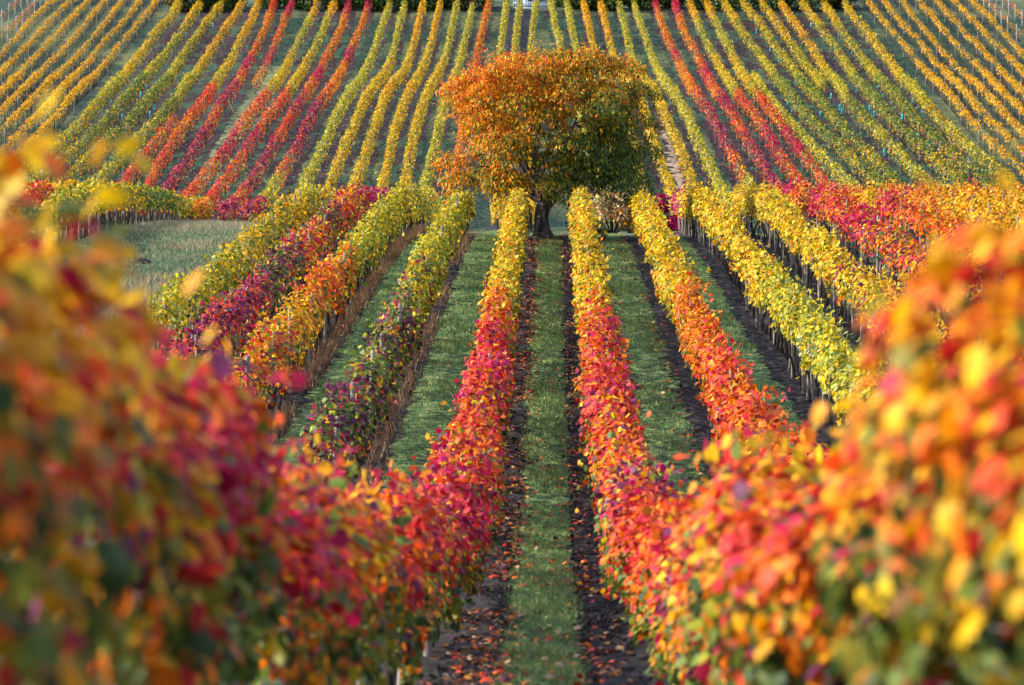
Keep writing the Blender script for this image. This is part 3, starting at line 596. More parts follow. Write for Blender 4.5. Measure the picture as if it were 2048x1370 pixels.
# stops run from the hill top down: (share of the row from its top, palette)
FST = {
 'A': [(0, 'A')], 'H': [(0, 'OR'), (.6, 'AO')],
 'J': [(0, 'Y'), (.45, 'YG'), (.7, 'OL'), (.82, 'YG')], 'K': [(0, 'Y'), (.15, 'YG'), (.42, 'G'), (.84, 'OL'), (.9, 'G')],
 'M': [(0, 'A'), (.25, 'Y'), (.36, 'YG'), (.6, 'G'), (.72, 'LG')], 'N': [(0, 'A'), (.2, 'Y'), (.4, 'OL'), (.5, 'R'), (.72, 'O'), (.8, 'R')],
 'R': [(0, 'XR'), (.4, 'R'), (.7, 'XR')], 'O': [(0, 'R'), (.08, 'O'), (.2, 'OR'), (.26, 'C'), (.36, 'XR'), (.48, 'P'), (.65, 'XR'), (.73, 'P')],
 'P': [(0, 'C'), (.2, 'OR'), (.5, 'C'), (.65, 'AO')], 'Q': [(0, 'A'), (.1, 'LG'), (.22, 'Y'), (.42, 'OL'), (.5, 'R'), (.58, 'XR'), (.66, 'C'), (.73, 'XR'), (.8, 'R'), (.88, 'XA')],
 'S': [(0, 'C'), (.08, 'O'), (.22, 'OR'), (.3, 'C'), (.4, 'XR'), (.52, 'P'), (.6, 'R'), (.68, 'P'), (.82, 'XR'), (.88, 'P')],
 'T': [(0, 'C'), (.06, 'O'), (.2, 'C'), (.26, 'O'), (.48, 'XR'), (.55, 'P'), (.73, 'XR'), (.79, 'LG'), (.86, 'P')],
 'U': [(0, 'LG')], 'V': [(0, 'LG'), (.25, 'Y')], 'W': [(0, 'A'), (.2, 'Y'), (.5, 'A'), (.6, 'Y')], 'a': [(0, 'O'), (.2, 'OR'), (.5, 'O')], 'r0': [(0, 'YG'), (.4, 'LG')],
}
ORD = ['first', 'second', 'third', 'fourth', 'fifth', 'sixth', 'seventh', 'eighth', 'ninth', 'tenth', 'eleventh', 'twelfth']
def far_label(key, right):
    side = 'right' if right else 'left'
    if key in 'ABCDEFG': return f'golden far vine row over black trunks, {ORD["ABCDEFG".index(key)]} of seven towards the {side} edge'
    if key in 'HI': return f'sparse red vine row with white metal posts in the top {side} corner, {"inner" if key == "H" else "outer"} one'
    if key in 'JKLM': return f'thick yellow-green hillside vine row, {ORD["JKLM".index(key)]} inward from the golden rows on the {side}'
    if key in 'UVWXYZ': return f'narrow yellow far vine row, {ORD["ZYXWVU".index(key)]} outward from the tree on the {side}'
    return {'N': 'far row on the left, yellow above an end post and red below it', 'N2': 'short red and orange vine row low on the left hillside',
            'O': 'purple and red far vine row on the left beside the pale grass strip', 'P': 'short red vine row thinning out in the upper left grass',
            'Q': f'far vine row, yellow above, red below, beside the pale grass strip on the {side}', 'R': f'far vine row, yellow above, red below, next to purple-red rows on the {side}',
            'S': f'long red and purple far vine row on the {side}, outer one', 'T': f'long red far vine row on the {side} with a lime green clump, inner one',
            'a': 'orange red far vine row running down behind the left half of the tree', 'b': 'pale green far vine row left of the dark soil strip below the cabin',
            'c': 'pale green far vine row in the middle of the dark soil below the cabin', 'd': 'pale green far vine row right of the dark soil strip below the cabin',
            'r0': 'thin yellow-green vine row along the pale grass strip on the right', 'r1': 'yellow-green far vine row on the right, inner of the two beside the thin one',
            'r2': 'yellow-green far vine row on the right, outer of the two beside the thin one', 'r3': 'yellow vine row on the upper right that ends halfway down'}[key]
FAR_ROOTS = []
def far_row(key, trace, st, right, seed):
    if st in ('A', 'H'):
        (xa, ya), (xb, yb) = trace[0], trace[1]; k_ = (xa - xb) / (ya - yb); trace = [(xa - k_ * 40 * 1.05, ya - 40)] + list(trace)
    pts = [(2048 - x, y) if right else (x, y) for x, y in trace]
    golden = st in ('A', 'H'); h = 1.62 if golden else 1.7
    xy = [hit(x, y, h) for x, y in pts]
    row = Row(xy, seed, smooth=7); rng = row.rng; L = row.L
    base = np.array([*row.p[0], float(ground_z(*row.p[0]))])
    root = tag(empty('vine_row', base), far_label(key, right), 'vine row', 'vine rows on the far hillside')
    wide = {'J': .47, 'K': .47, 'M': .45, 'A': .33, 'H': .22, 'P': .34, 'r0': .28}.get(st, .38)
    hb, ht = {'A': (1.25, 1.85), 'H': (.9, 1.75)}.get(st, (.6, 1.88) if st in ('J', 'K', 'M') else (.5, 1.88))
    per = {'A': 40, 'H': 12, 'J': 62, 'K': 62, 'M': 60}.get(st, 52)
    n = int(L * per); s = rng.uniform(0, L, n)
    if golden:
        dens = row.nz[5](s / 1.6); s = s[rng.random(n) < np.clip((dens - .12) * 2.4, .2, 1)]
    else: s = s[rng.random(n) < np.clip((row.nz[5](s / 1.4) - .04) * 4.5, .18, 1)]
    if st == 'P': s = s[rng.random(len(s)) < np.clip(1.15 - s / L, 0, 1)]
    stops = [(f * L, p) for f, p in FST[st]]
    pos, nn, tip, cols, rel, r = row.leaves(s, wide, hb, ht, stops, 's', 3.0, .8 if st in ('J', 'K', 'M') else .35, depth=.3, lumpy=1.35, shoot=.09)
    size = rng.uniform(.16, .26, len(pos)) * (1.0 if not golden else .95)
    parts = [scatter(T_FAR, pos, nn, tip, size, cols)]
    tag(obj('foliage', leaf_mesh('foliage', parts, base), root), kind='stuff')
    # stems, too fine to tell apart
    q = np.arange(.5, L, .95 if golden else 1.1); x, y, _, _ = row.at(q + rng.normal(0, .12, len(q))); z = ground_z(x, y); tb = []
    hs = 1.35 if golden else .85
    for i in range(len(q)):
        a = rng.normal(0, .06, 4); tb.append(tube([(x[i], y[i], z[i] - .05), (x[i] + a[0], y[i] + a[1], z[i] + hs * .5), (x[i] + a[2], y[i] + a[3], z[i] + hs)], [.042, .034, .028], 3, False))
    v, t = join_tubes(tb); tag(obj('vine_stems', mesh_np('vine_stems', v - base, t, M_VINEWOOD), root), kind='stuff')
    ps = np.arange(.3, L, 14.0 if st == 'A' else 6.5); x, y, _, _ = row.at(ps)
    off = .18 if not right else -.18
    if st == 'H': instances('metal_post', [METAL_ME], np.column_stack([x + off, y]), root, base, rng, (1, 1.1), .01)
    else: instances('post', FARPOST_ME, np.column_stack([x + off, y]), root, base, rng, (.95, 1.05), .03)
    FAR_ROOTS.append((root, row, base))
    return row
FROW = {}
for q, (key, (tr, st)) in enumerate(FAR.items()):
    FROW[key] = far_row(key, tr, st, False, 300 + q)
for q, key in enumerate(list('ABCDEFGHIJKLMQRSTUVWXYZ')):
    FROW[key + "'"] = far_row(key, FAR[key][0], FAR[key][1], True, 400 + q)

# soil beneath and between the far rows
def far_strip(key, half, mat, off=0., s0=0., s1=1., lift=.03):
    r = FROW[key]; m = (r.s >= s0 * r.L) & (r.s <= s1 * r.L); strip('soil_strip', r.p[m][::4], half, mat, lift, off, .12, 1.0, 0, 2)
for k in FROW:
    b = k.strip("'"); right = k.endswith("'"); sg = 1 if right else -1
    if b in ('J', 'K', 'L'): far_strip(k, 1.0, M_SOILFAR, sg * 1.1)
    elif b == 'M': far_strip(k, .85, M_SOILFAR, sg * .9)
    elif b in ('r1', 'r2', 'r3'): far_strip(k, .9, M_SOILFAR, .9)
    elif b in ('N', 'O', 'Q', 'R', 'S'): far_strip(k, .5, M_SOILFAR, sg * .5, 0, 1)
    elif b in ('b', 'c', 'd'): pass
    elif b in 'UVWXYZTa': far_strip(k, .45, M_SOILFAR, sg * .35)
strip('soil_alley', FROW['c'].p[::4], 1.9, M_SOILBLUE, .025, 0, .15, 1.0, 0, 2)
for k, off, half, a, b in (('P', -.8, .9, .55, 1.0),):
    far_strip(k, half, M_DRYSTRIP, off, a, b, .02)
def px_strip(name, pts, half, mat, lift=.022): return strip(name, [hit(x, y, 0) for x, y in pts], half, mat, lift, 0, .32, .6, 0, 2)
px_strip('grass_strip', [(545, 150), (522, 190), (490, 235), (462, 275), (430, 320), (395, 365), (362, 405)], 1.15, M_DRYSTRIP)
px_strip('grass_strip', [(1563, 190), (1596, 245), (1626, 290), (1660, 335), (1690, 375), (1700, 400)], .95, M_DRYSTRIP)
px_strip('bare_path', [(1328, 235), (1338, 280), (1350, 330), (1362, 380), (1372, 425)], .42, M_SAND, .034)
px_strip('track', [(345, 19), (520, 20), (700, 20), (1024, 20), (1400, 20), (1560, 20), (1703, 19)], .8, M_TRACK, .04)

# turquoise grow tubes round young vines, each a part of the row it stands in
TUBES = [(344, 104), (326, 126), (293, 171), (281, 188), (223, 198), (205, 220), (199, 227), (244, 232), (309, 213), (300, 227), (335, 176), (213, 272), (192, 291), (186, 297),
         (112, 320), (84, 342), (279, 304), (426, 49), (371, 68)]
TUBES += [(2048 - x, y) for x, y in TUBES] + [(1513, 62), (1540, 97), (1557, 119), (1591, 163), (1604, 181), (1549, 170), (1575, 206), (1584, 218), (1640, 227), (1662, 191), (1679, 214), (1684, 221)]
for x, y in TUBES:
    p = hit(x, y, .35); best = min(FAR_ROOTS, key=lambda e: np.min(np.linalg.norm(e[1].p - p, axis=1)))
    o = obj('grow_tube', TUBE_ME, best[0]); o.location = Vector((p[0], p[1], float(ground_z(*p)))) - Vector(best[2]); o.rotation_euler = (RNG.normal(0, .05), RNG.normal(0, .05), 0)

# ------------------------------------------------------------------ the cherry tree
def make_tree():
    rng = np.random.default_rng(21); d = 116.0; bx = (1086 - 1024) / F * d; base = np.array([bx, d, float(ground_z(bx, d))])
    root = tag(empty('cherry_tree', base), 'broad round cherry tree with orange and green leaves standing at the end of the path', 'tree')
    tr = [(-.02, 0, -.22), (0, 0, .03), (-.04, 0, .35), (-.08, 0, .8), (-.02, .02, 1.2), (.02, .0, 1.5)]
    v, t = tube(tr, [.8, .52, .35, .29, .29, .28], 14); rr = np.random.default_rng(5)
    v = v + rr.normal(0, .012, v.shape); trunk = obj('trunk', mesh_np('trunk', v, t, M_BARK, smooth=True), root)
    tips = []
    def grow(p, dirv, length, rad, depth, out):
        n = 6; pts = [np.array(p, float)]; dv = nrm(np.array(dirv, float))
        for i in range(n):
            dv = nrm(dv + rng.normal(0, .13, 3) + np.array([0, 0, .03])); pts.append(pts[-1] + dv * length / n)
        out.append(tube(pts, np.linspace(rad, rad * .55, n + 1), 7 if depth < 2 else 5))
        if depth >= 3: return
        for j in range(3 if depth < 2 else 2):
            i = int(rng.integers(2, n + 1)); a = nrm(dv + rng.normal(0, .62, 3)); a[2] = max(a[2], -.25)
            grow(pts[i], a, length * rng.uniform(.55, .78), rad * .52, depth + 1, out)
    limbs = [((-.1, 0, 1.3), (-.25, .1, 1), 2.6, .2), ((.08, 0, 1.25), (.95, -.1, .7), 2.9, .19), ((-.05, 0, 1.45), (-1, -.1, .75), 2.9, .12), ((.02, .1, 1.45), (.25, .8, .9), 2.5, .14),
             ((0, -.05, 1.45), (-.1, -.5, 1.1), 2.4, .12), ((.05, 0, 1.4), (.45, -.3, 1.1), 2.8, .16), ((-.05, 0, 1.4), (-.75, .3, .9), 2.9, .15)]
    for p, dv, ln, rd in limbs:
        out = []; grow(p, dv, ln, rd, 0, out); v, t = join_tubes(out); obj('limb', mesh_np('limb', v, t, M_BARK, smooth=True), root)
    # crown: lobes of drooping leaves
    A = np.array([4.25, 3.7, 3.1]); cc = np.array([.05, 0, 4.45]); lobes = []
    for i in range(100):
        u = nrm(rng.normal(0, 1, 3)); r = rng.uniform(.42, .96) ** .7
        e = 2.0 / 2.9; q = np.sign(u) * np.abs(u) ** e; q = q / np.max(np.abs(q)) * np.linalg.norm(u) if False else q
        p = cc + A * q * r * .93
        if p[2] < 1.9: p[2] = 1.9 + rng.random() * .5
        if p[0] > 1.0 and p[2] < 2.4: p[2] -= .1
        lobes.append((p, rng.uniform(.36, .86)))
    lobes += [(np.array([3.6, .2, 2.25]), .95), (np.array([3.0, -.9, 2.1]), .95), (np.array([-3.4, -.3, 2.2]), .85), (np.array([-3.7, .1, 3.0]), .8), (np.array([4.1, 0, 3.4]), .8), (np.array([1.5, -1.6, 2.2]), .85),
              (np.array([-1.6, -1.5, 2.15]), .9), (np.array([0, -2.6, 4.4]), 1.0), (np.array([-1.2, -2.9, 3.6]), .9), (np.array([1.1, -2.8, 3.5]), .95), (np.array([.6, -2.7, 5.4]), .9), (np.array([-.9, -2.6, 5.2]), .9), (np.array([-2.3, -2.3, 4.4]), .9), (np.array([2.3, -2.4, 4.5]), .9), (np.array([0.3, -2.2, 2.9]), .8), (np.array([-.3, -2.0, 6.3]), .8), (np.array([3.3, .1, 6.75]), .9), (np.array([3.9, -.2, 5.8]), .8), (np.array([2.4, -.3, 7.0]), .8), (np.array([-3.5, 0, 5.9]), .75), (np.array([4.0, -.2, 4.6]), .8), (np.array([2.6, -1.9, 2.6]), .9), (np.array([-2.6, .1, 6.5]), .8), (np.array([-.2, -.2, 7.2]), .75), (np.array([1.8, -.2, 7.25]), .8), (np.array([.65, 0, 7.2]), .8), (np.array([1.0, -.5, 6.7]), .85), (np.array([.9, -1.4, 6.1]), .85), (np.array([.3, -1.3, 6.8]), .7), (np.array([1.2, .1, 7.2]), .75), (np.array([.2, -1.6, 4.9]), .9), (np.array([-1.3, 0, 7.1]), .75)]
    P, NN = [], []
    for p, r in lobes:
        n = int(880 * r * r); u = nrm(rng.normal(0, 1, (n, 3))); u[:, 2] = np.abs(u[:, 2]) * np.where(rng.random(n) < .8, 1, -1)
        k = rng.uniform(.55, 1.0, n) ** .6; k += (rng.random(n) < .12) * rng.random(n) * .55
        P.append(p + u * (r * k)[:, None] * np.array([1.05, 1.05, .8])); NN.append(u)
    sprays = []
    for i in range(150):                                   # loose sprays reaching out of the crown
        p, r = lobes[int(rng.integers(len(lobes)))]; out = nrm(p - cc + rng.normal(0, 1.0, 3)); out[2] = out[2] * .8 + .15
        a = p + nrm(out) * r * .75; ln = rng.uniform(.35, .95); m = int(rng.integers(8, 18)); f = rng.random(m)
        if np.linalg.norm((a - cc) / A) < .72: continue
        e2 = a + nrm(out) * ln + np.array([0, 0, -.12]); sprays.append(tube([a - nrm(out) * .5, (a + e2) / 2 + [0, 0, .05], e2], [.016, .011, .005], 4, False))
        P.append(a + (e2 - a) * f[:, None] + rng.normal(0, .07, (m, 3))); NN.append(np.tile(nrm(out), (m, 1)))
    v, t = join_tubes(sprays); tag(obj('twigs', mesh_np('twigs', v, t, M_BARK), root), kind='stuff')
    P = np.concatenate(P); NN = np.concatenate(NN); n = len(P)
    P[:, 2] = np.maximum(P[:, 2], 1.25 + rng.random(n) * .4)
    nn = NN * .6 + rng.normal(0, .5, (n, 3)) + np.array([0, 0, .25]); tip = np.array([0, 0, -1.0]) + rng.normal(0, .38, (n, 3)) + NN * .25
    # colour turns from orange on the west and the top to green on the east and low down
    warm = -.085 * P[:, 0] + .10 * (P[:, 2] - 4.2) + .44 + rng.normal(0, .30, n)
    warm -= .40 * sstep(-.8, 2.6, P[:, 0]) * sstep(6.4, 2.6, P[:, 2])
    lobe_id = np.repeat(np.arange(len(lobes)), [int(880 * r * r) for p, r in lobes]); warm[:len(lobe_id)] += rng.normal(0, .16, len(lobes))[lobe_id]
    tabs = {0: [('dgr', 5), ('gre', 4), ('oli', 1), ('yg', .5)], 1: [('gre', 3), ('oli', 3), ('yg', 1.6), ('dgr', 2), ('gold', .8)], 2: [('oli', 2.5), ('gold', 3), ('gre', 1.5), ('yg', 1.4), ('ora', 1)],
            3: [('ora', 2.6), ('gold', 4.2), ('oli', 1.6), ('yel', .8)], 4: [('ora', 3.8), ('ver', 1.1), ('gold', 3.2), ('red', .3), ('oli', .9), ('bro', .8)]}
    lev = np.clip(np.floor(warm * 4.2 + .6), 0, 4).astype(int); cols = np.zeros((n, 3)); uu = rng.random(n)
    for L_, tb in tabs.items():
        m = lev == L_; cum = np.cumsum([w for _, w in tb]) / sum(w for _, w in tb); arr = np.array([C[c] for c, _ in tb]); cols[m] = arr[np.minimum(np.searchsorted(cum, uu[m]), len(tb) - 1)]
    cols *= rng.uniform(.7, 1.25, (n, 1)); size = rng.uniform(.12, .235, n)
    # the largest leaves towards the viewer are leaves of their own
    front = np.where((P[:, 1] < -1.0) | (np.abs(P[:, 0]) > 3.6) | (P[:, 2] > 6.8), size * rng.uniform(.6, 1, n), 0)
    idx = np.argsort(-front)[:300]; ch = np.zeros(n, bool); ch[idx] = True
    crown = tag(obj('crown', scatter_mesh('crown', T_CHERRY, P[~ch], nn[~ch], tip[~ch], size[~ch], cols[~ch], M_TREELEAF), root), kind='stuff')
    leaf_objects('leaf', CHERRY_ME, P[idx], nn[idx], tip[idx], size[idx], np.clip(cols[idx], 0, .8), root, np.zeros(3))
make_tree()

# ------------------------------------------------------------------ shrubs
def shrub(name, label, cat, x, d, w, h, pal, n, size, seed, group=None, depth=1.0, dark=False):
    rng = np.random.default_rng(seed); base = np.array([x, d, float(ground_z(x, d))]); root = tag(empty(name, base), label, cat, group)
    lob = [(np.array([rng.uniform(-.7, .7) * w, rng.uniform(-.6, .6) * w * depth, rng.uniform(.1, .82) * h]), rng.uniform(.26, .42) * min(w, h)) for _ in range(18)]
    P = []; NN = []
    for p, r in lob:
        k = n // len(lob); u = nrm(rng.normal(0, 1, (k, 3))); P.append(p + u * (r * rng.uniform(.5, 1.05, k))[:, None]); NN.append(u)
    P = np.concatenate(P); NN = np.concatenate(NN); P[:, 2] = np.maximum(P[:, 2], .05); m = len(P)
    cum = np.cumsum([b for _, b in pal]) / sum(b for _, b in pal); arr = np.array([C[a] for a, _ in pal]); cols = arr[np.minimum(np.searchsorted(cum, rng.random(m)), len(pal) - 1)] * rng.uniform(.7, 1.15, (m, 1))
    tag(obj('crown', scatter_mesh('crown', T_FAR, P, NN + rng.normal(0, .5, (m, 3)) + [0, 0, .3], rng.normal(0, 1, (m, 3)) + [0, 0, -.4], rng.uniform(*size, m), np.clip(cols, 0, .8), M_LEAF), root), kind='stuff')
    tb = []
    for p, r in lob[:9]:
        tb.append(tube([(p[0] * .1, p[1] * .1, -.1), (p[0] * .5, p[1] * .5, p[2] * .5), p], [.05 * h / 2, .035 * h / 2, .015 * h / 2], 5))
    v, t = join_tubes(tb); obj('stems', mesh_np('stems', v, t, M_VINEWOOD), root).name = 'trunk'
    return root
shrub('dry_shrub', 'pinkish tan dry shrub behind the vines right of the tree', 'shrub', 4.7, 134, 1.45, 2.0, [('tan', 6), ('gold', .6), ('ora', .7), ('pale', 1.2)], 2600, (.12, .2), 51)
shrub('grey_shrub', 'grey-green shrub rising behind the tan shrub under the tree crown', 'shrub', 5.9, 141, 1.6, 2.75, [('sage', 6), ('gre', 2), ('pale', 1)], 2600, (.12, .2), 52)
shrub('pale_shrub', 'small pale silvery bush growing in the path-side vines near the tree', 'shrub', 3.25, 112.5, .5, 1.35, [('sage', 3), ('pale', 3), ('gre', 2)], 700, (.1, .16), 53)
shrub('magenta_shrub', 'small magenta bush at the far end of the yellow rows', 'shrub', 7.4, 134, .7, 2.1, [('mag', 4), ('cri', 4), ('pur', 1)], 1200, (.12, .18), 54)
HX = [-47, -42.5, -35, -29.5, -24, -19, -14.5, -10.5, -6.5, 9, 13.5, 18, 23, 28, 34, 40.5, 47]
for i, hx in enumerate(HX):
    side = 'left' if hx < 0 else 'right'; far_in = sorted([q for q in HX if (q < 0) == (hx < 0)], key=abs).index(hx)
    shrub('hedge_tree', f'dark green hedge tree along the hill top, {ORD[far_in]} to the {side} of the cabin', 'tree', hx, 411.5 + (i * 37 % 5) * .8, 3.9, 4.6 + (i * 17 % 4) * .5,
          [('dgr', 6), ('gre', 3), ('oli', .8)] if i % 4 else [('dgr', 4), ('gre', 2), ('bro', 1.5), ('pur', .8)], 2600, (.3, .5), 600 + i, 'hedge trees on the hill top')

# ------------------------------------------------------------------ cabin on the hill top
def make_cabin():
    x, d = 3.1, 416.0; base = np.array([x, d, float(ground_z(x, d))]); root = tag(empty('cabin', base), 'small blue cabin with white windows and railing at the top of the hill', 'cabin')
    def part(name, b, mat, par=root): v, t = box(*b); return obj(name, mesh_np(name, v, t, mat), par)
    part('wall', (-2.9, 2.9, 0, 4.2, -.6, 2.7), M_WALL)
    for i in range(18): part('board', (-2.9 + i * .322, -2.9 + i * .322 + .30, -.03, -.002, -.5, 2.68), M_WALL)
    rf = np.array([(-3.3, -.5, 2.62), (3.3, -.5, 2.62), (3.3, 2.1, 4.5), (-3.3, 2.1, 4.5), (-3.3, 4.7, 2.62), (3.3, 4.7, 2.62)], float)
    rv = np.concatenate([rf, rf + [0, 0, .15]])
    rq = [(0, 1, 2, 3), (3, 2, 5, 4), (6, 9, 8, 7), (9, 10, 11, 8), (0, 6, 7, 1), (4, 5, 11, 10), (0, 3, 9, 6), (3, 4, 10, 9), (1, 7, 8, 2), (2, 8, 11, 5)]
    obj('roof', mesh_np('roof', rv, np.array(rq), M_ROOF), root)
    for wx in (-2.0, -.5, 1.0, 2.1):
        w = part('window', (wx - .36, wx + .36, -.07, -.034, .75, 2.0), M_WHITE); part('pane', (wx - .28, wx + .28, -.09, -.074, .83, 1.36), M_PANE, w); part('pane', (wx - .28, wx + .28, -.09, -.074, 1.40, 1.92), M_PANE, w)
    dr = part('door', (-1.45, -.97, -.06, -.034, -.3, 1.9), M_WHITE)
    part('deck', (-2.9, 2.9, -1.5, -.1, -.45, -.3), M_WHITE)
    rl = part('railing', (-2.9, 2.9, -1.5, -1.43, .42, .5), M_WHITE)
    for i in range(21): part('baluster', (-2.88 + i * .286, -2.82 + i * .286, -1.49, -1.44, -.298, .418), M_WHITE, rl)
    for px in (-2.7, -.9, .9, 2.7): part('deck_post', (px - .07, px + .07, -1.42, -1.28, -1.2, -.46), M_WHITE)
make_cabin()

# ------------------------------------------------------------------ grass, weeds, fallen leaves
def blades(name, x, y, h, w, cols, lean=.35, seed=1):
    rng = np.random.default_rng(seed); n = len(x); pos = np.column_stack([x, y, ground_z(x, y) + .005])
    tv = T_BLADE[0]; ang = rng.uniform(0, 6.28, n); u = np.column_stack([np.cos(ang), np.sin(ang), np.zeros(n)]); l = rng.normal(0, lean, (n, 2))
    v = np.column_stack([l, np.ones(n)]); 
    V = np.stack([pos - u * (w / 2)[:, None], pos + u * (w / 2)[:, None], pos + v * h[:, None]], 1).reshape(-1, 3)
    t = np.arange(n * 3).reshape(-1, 3); c = np.column_stack([cols, np.ones(n)])
    return mesh_np(name, V, t, M_GRASS, c)
def grass_cols(n, rng, dry=.2):
    a = np.array([(.14, .25, .07), (.19, .285, .075), (.25, .30, .09), (.09, .27, .13), (.46, .42, .18)]); p = np.array([.3, .27, .2 - dry * .5, .23 - dry * .5, dry]); p /= p.sum()
    return a[rng.choice(5, n, p=p)] * rng.uniform(.75, 1.25, (n, 1))
gx, gy = [], []; rg = np.random.default_rng(77)
def alley_fill(xa, xb, d0, d1, dens):
    n = int((d1 - d0) * dens * 1.0); d = rg.uniform(d0, d1, n); f = rg.random(n); x = xa(d) + (xb(d) - xa(d)) * f
    e = np.minimum(f, 1 - f); bare = noise1(15)(d * .8 + 3) * noise1(16)(d * .27 + x * 1.7)
    ok = rg.random(n) < np.clip(.1 + e * 5 + (noise1(17)(d * 2.3 + x) - .5) * .9, 0, 1) * np.clip(bare * 5, .25, 1); gx.append(x[ok]); gy.append(d[ok])
alley_fill(lambda d: alley_x(d) - .56, lambda d: alley_x(d) + .52, 20, 50, 1000); alley_fill(lambda d: alley_x(d) - .56, lambda d: alley_x(d) + .52, 50, 122, 600)
for k in (-2, -3, -4): alley_fill(lambda d, k=k: row_x(k, d) + .45, lambda d, k=k: row_x(k + 1, d) - .5, 52, 140, 360 if k == -2 else 240)
for k in (1, 2, 3, 4): alley_fill(lambda d, k=k: row_x(k, d) + .5, lambda d, k=k: row_x(k + 1, d) - .45, 40, 126, 300 if k < 3 else 180)
gx = np.concatenate(gx); gy = np.concatenate(gy); n = len(gx)
tuft = noise1(9)(gy * .9) * noise1(8)(gx * 2.0 + gy * .35) * 2
h = rg.uniform(.035, .085, n) * (.7 + .8 * np.clip(tuft, 0, 1.2)) * np.where(gy > 60, 1.2, 1)
tag(obj('grass', blades('grass', gx, gy, h, rg.uniform(.012, .024, n) * np.where(gy > 60, 1.4, 1), grass_cols(n, rg) * (.72 + .56 * noise1(18)(gy * .55 + gx * .8))[:, None], .5, 3)), 'short green grass growing in the alleys between the vine rows', 'grass', kind='stuff')
# dry meadow on the left
n = 90000; d = 60 + 165 * rg.random(n) ** 1.25; xr = row_x(-5, d) - .4; xl = -17.0 - .0655 * (d - 108) + .5; x = xl + (xr - xl) * rg.random(n)
x = np.round(x * 1.6 + rg.normal(0, .28, n)) / 1.6 + rg.normal(0, .13, n); ok = (x > xl) & (x < xr); x, d = x[ok], d[ok]; n = len(x)
pt = noise1(31)(d * .16 + x * .2) * .6 + noise1(32)(x * .5 - d * .1) * .4; tall = sstep(.42, .62, pt)
a = np.array([(.36, .28, .17), (.31, .28, .18), (.22, .25, .13), (.08, .18, .09), (.40, .27, .15)]); ci = np.where(rg.random(n) < .36 + .55 * tall, rg.choice([0, 1, 2, 4], n), 3)
tag(obj('meadow_grass', blades('meadow_grass', x, d, rg.uniform(.1, .24, n) * (.6 + 1.0 * tall), rg.uniform(.02, .05, n), a[ci] * rg.uniform(.7, 1.2, (n, 1)), .4, 5)),
    'pale dry grass of the meadow on the left', 'grass', kind='stuff')
# rusty weeds under the left rows
for k, per in ((-2, 26), (-3, 60), (-4, 60), (-5, 60)):
    e = [m for m in MID if m['k'] == k][0]; L = e['d1'] - e['d0']; n = int(L * per); d = rg.uniform(e['d0'], e['d1'], n); d = d[noise1(60 + k)(d / 2.2) > .3]; n = len(d)
    x = row_x(k, d) + rg.normal(.28, .14, n); a = np.array([(.34, .14, .05), (.24, .10, .045), (.42, .23, .10), (.16, .075, .04), (.36, .28, .15)])
    tag(obj('dry_weeds', blades('dry_weeds', x, d, rg.uniform(.12, .58, n), rg.uniform(.010, .028, n), a[rg.integers(0, 5, n)] * rg.uniform(.7, 1.25, (n, 1)), .36, 70 + k)),
        {-2: 'rusty dry weeds under the purple-green vine row', -3: 'rusty dry weeds under the orange vine row left of the path', -4: 'rusty dry weeds under the purple vine row', -5: 'rusty dry weeds under the outer yellow vine row on the left'}[k], 'weeds', kind='stuff')
# short weeds hanging about the meadow row and molehill
mx, md = (283 - 1024) / F * 100.5, 100.5
def mound():
    rng = np.random.default_rng(4); R, S_ = 9, 16; V = [(0, 0, .3)]
    for i in range(1, R):
        for j in range(S_):
            f = i / (R - 1); a_ = j / S_ * 6.283; r = f * .62 * (1 + rng.normal(0, .06)); V.append((r * math.cos(a_), r * .8 * math.sin(a_), .3 * (1 - f * f) - .03 * f + rng.normal(0, .025)))
    Tq = [(0, 1 + j, 1 + (j + 1) % S_) for j in range(S_)]
    for i in range(R - 2):
        for j in range(S_):
            p, q = 1 + i * S_ + j, 1 + i * S_ + (j + 1) % S_; Tq += [(p, p + S_, q + S_), (p, q + S_, q)]
    return mesh_np('molehill', np.array(V), np.array(Tq), M_SOIL)
o = obj('molehill', mound()); o.location = (mx, md, float(ground_z(mx, md))); o.scale = (.7, .7, .6); tag(o, 'dark earth molehill in the dry meadow on the left', 'molehill')
p = hit(473, 236, 0); o = obj('leaning_stake', post_mesh('leaning_stake', 1.9, .05, surface_material('orange_wood', [(.3, (.4, .17, .05)), (.7, (.55, .28, .1))], 8), 6, 0)); o.location = (p[0], p[1], float(ground_z(*p))); o.rotation_euler = (0, -.45, 0)
tag(o, 'orange wooden stake leaning alone in the pale grass strip on the left hillside', 'stake')

# fallen leaves
fl = np.random.default_rng(88); FX, FD, FC = [], [], []
FPAL = [('ora', 2.4), ('bro', 4.2), ('ver', 1.5), ('red', 1.6), ('tan', 1.6), ('gold', 1.2), ('plum', 1.4)]
def drop(xf, sd, d0, d1, n):
    d = fl.uniform(d0, d1, n); d = d[noise1(int(n))(d / 1.7) > .25]; FX.append(xf(d) + fl.normal(0, sd, len(d))); FD.append(d)
drop(lambda d: row_x(-1, d) + .62, .17, 19, 120, 4200); drop(lambda d: row_x(1, d) - .6, .14, 19, 120, 1900); drop(alley_x, .33, 19, 120, 1000)
drop(lambda d: row_x(1, d) + .6, .18, 40, 118, 1500); drop(lambda d: row_x(2, d) - .65, .2, 40, 118, 900); drop(lambda d: row_x(-1, d) - .7, .2, 50, 118, 260)
drop(lambda d: alley_x(d) - .3, .55, 110, 120, 420); drop(lambda d: row_x(-2, d) - .9, .25, 58, 118, 500); drop(lambda d: row_x(-3, d) - .9, .3, 60, 130, 400); drop(lambda d: row_x(2, d) + 1.0, .4, 60, 118, 360); drop(lambda d: row_x(-2, d) + 1.1, .4, 52, 118, 160)
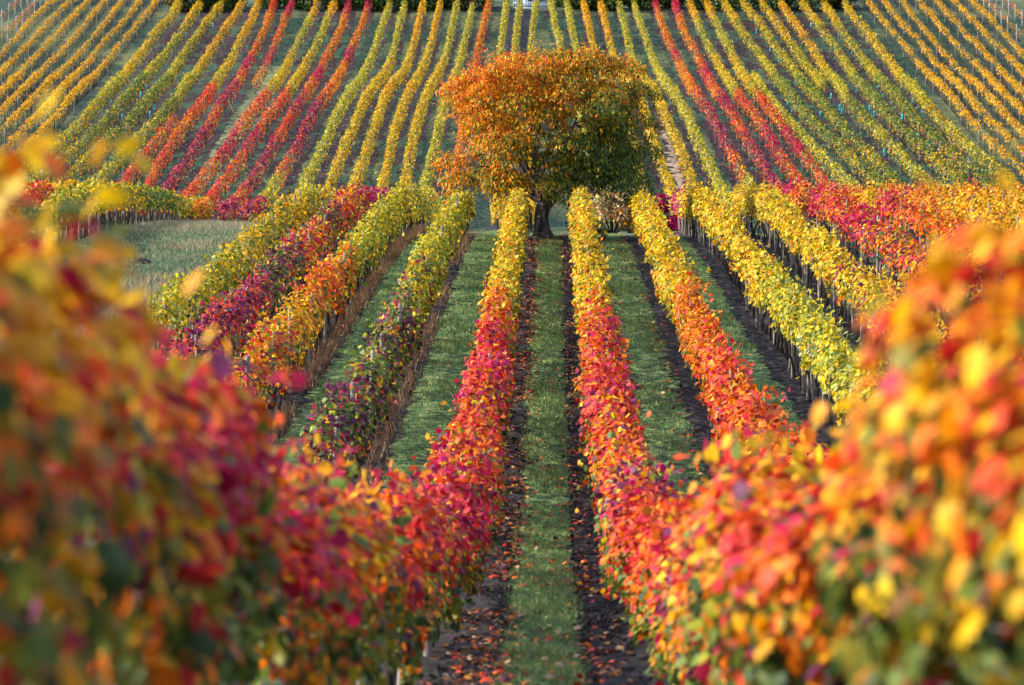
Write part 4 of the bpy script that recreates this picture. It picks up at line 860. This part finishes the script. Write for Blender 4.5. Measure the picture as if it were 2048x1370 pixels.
FX = np.concatenate(FX); FD = np.concatenate(FD); n = len(FX); cum = np.cumsum([w for _, w in FPAL]) / sum(w for _, w in FPAL)
ki = np.minimum(np.searchsorted(cum, fl.random(n)), len(FPAL) - 1); cols = np.array([C[c] for c, _ in FPAL])[ki] * fl.uniform(.6, 1.15, (n, 1))
pos = np.column_stack([FX, FD, ground_z(FX, FD) + fl.uniform(.045, .075, n)]); nn = np.column_stack([fl.normal(0, .38, (n, 2)), np.ones(n)]); tip = np.column_stack([fl.normal(0, 1, (n, 2)), np.zeros(n)]); size = fl.uniform(.045, .105, n)
px = to_px(pos); offs = FX - alley_x(FD); vis = (px[:, 1] < 1362) & (np.abs(offs) < .82)
order = np.argsort(np.where(vis, FD, 1e6))[:260]; ch = np.zeros(n, bool); ch[order] = True
shade_name = {'yel': 'yellow', 'lem': 'yellow', 'gold': 'golden', 'ora': 'orange', 'ver': 'vermilion', 'red': 'red', 'cri': 'crimson', 'mag': 'magenta', 'pur': 'purple', 'plum': 'dark purple', 'yg': 'yellow-green', 'gre': 'green', 'dgr': 'dark green', 'oli': 'olive', 'bro': 'brown', 'pale': 'pale', 'tan': 'tan'}
ks = nearest_shade(cols[order]); counts = {}
def nth(i): return f'{i}' + ('th' if 10 <= i % 100 <= 20 else {1: 'st', 2: 'nd', 3: 'rd'}.get(i % 10, 'th'))
for j, o in enumerate(leaf_objects('fallen_leaf', LITTER_ME, pos[order], nn[order], tip[order], size[order], cols[order], None, np.zeros(3))):
    f = offs[order][j]; where = 'soil left of the grass path' if f < -.47 else 'soil right of the grass path' if f > .44 else 'grass path itself'
    kk = (shade_name[LEAF_SHADES[ks[j]]], where); counts[kk] = counts.get(kk, 0) + 1
    tag(o, f'{kk[0]} fallen leaf on the {where}, {nth(counts[kk])} from the front', 'leaf', 'fallen vine leaves at the front of the path')
tag(obj('leaf_litter', scatter_mesh('leaf_litter', T_MID, pos[~ch], nn[~ch], tip[~ch], size[~ch], cols[~ch], M_LITTER)), 'scattered fallen vine leaves along the alleys farther back', 'leaf litter', kind='stuff')


# clods of earth on the near soil
T_CLOD = T([(1, 0, 0), (-1, .1, 0), (.1, 1, 0), (0, -1, .1), (.1, .1, .8), (0, 0, -.6)], [(0, 2, 4), (2, 1, 4), (1, 3, 4), (3, 0, 4), (2, 0, 5), (1, 2, 5), (3, 1, 5), (0, 3, 5)])
cl = np.random.default_rng(91); n = 9000; d = 18 + 60 * cl.random(n) ** 1.4; sd_ = cl.random(n) < .5
x = np.where(sd_, row_x(-1, d) + cl.uniform(.2, .78, n), row_x(1, d) - cl.uniform(.2, .78, n)); pos = np.column_stack([x, d, ground_z(x, d) + .045])
v, t, _c = scatter(T_CLOD, pos, cl.normal(0, 1, (n, 3)), cl.normal(0, 1, (n, 3)), cl.uniform(.01, .045, n) * (.6 + .6 * cl.random(n)), np.zeros((n, 3)))
tag(obj('soil_clods', mesh_np('soil_clods', v, t, M_SOIL)), 'loose dark earth clods on the soil beside the grass path', 'clods', kind='stuff')
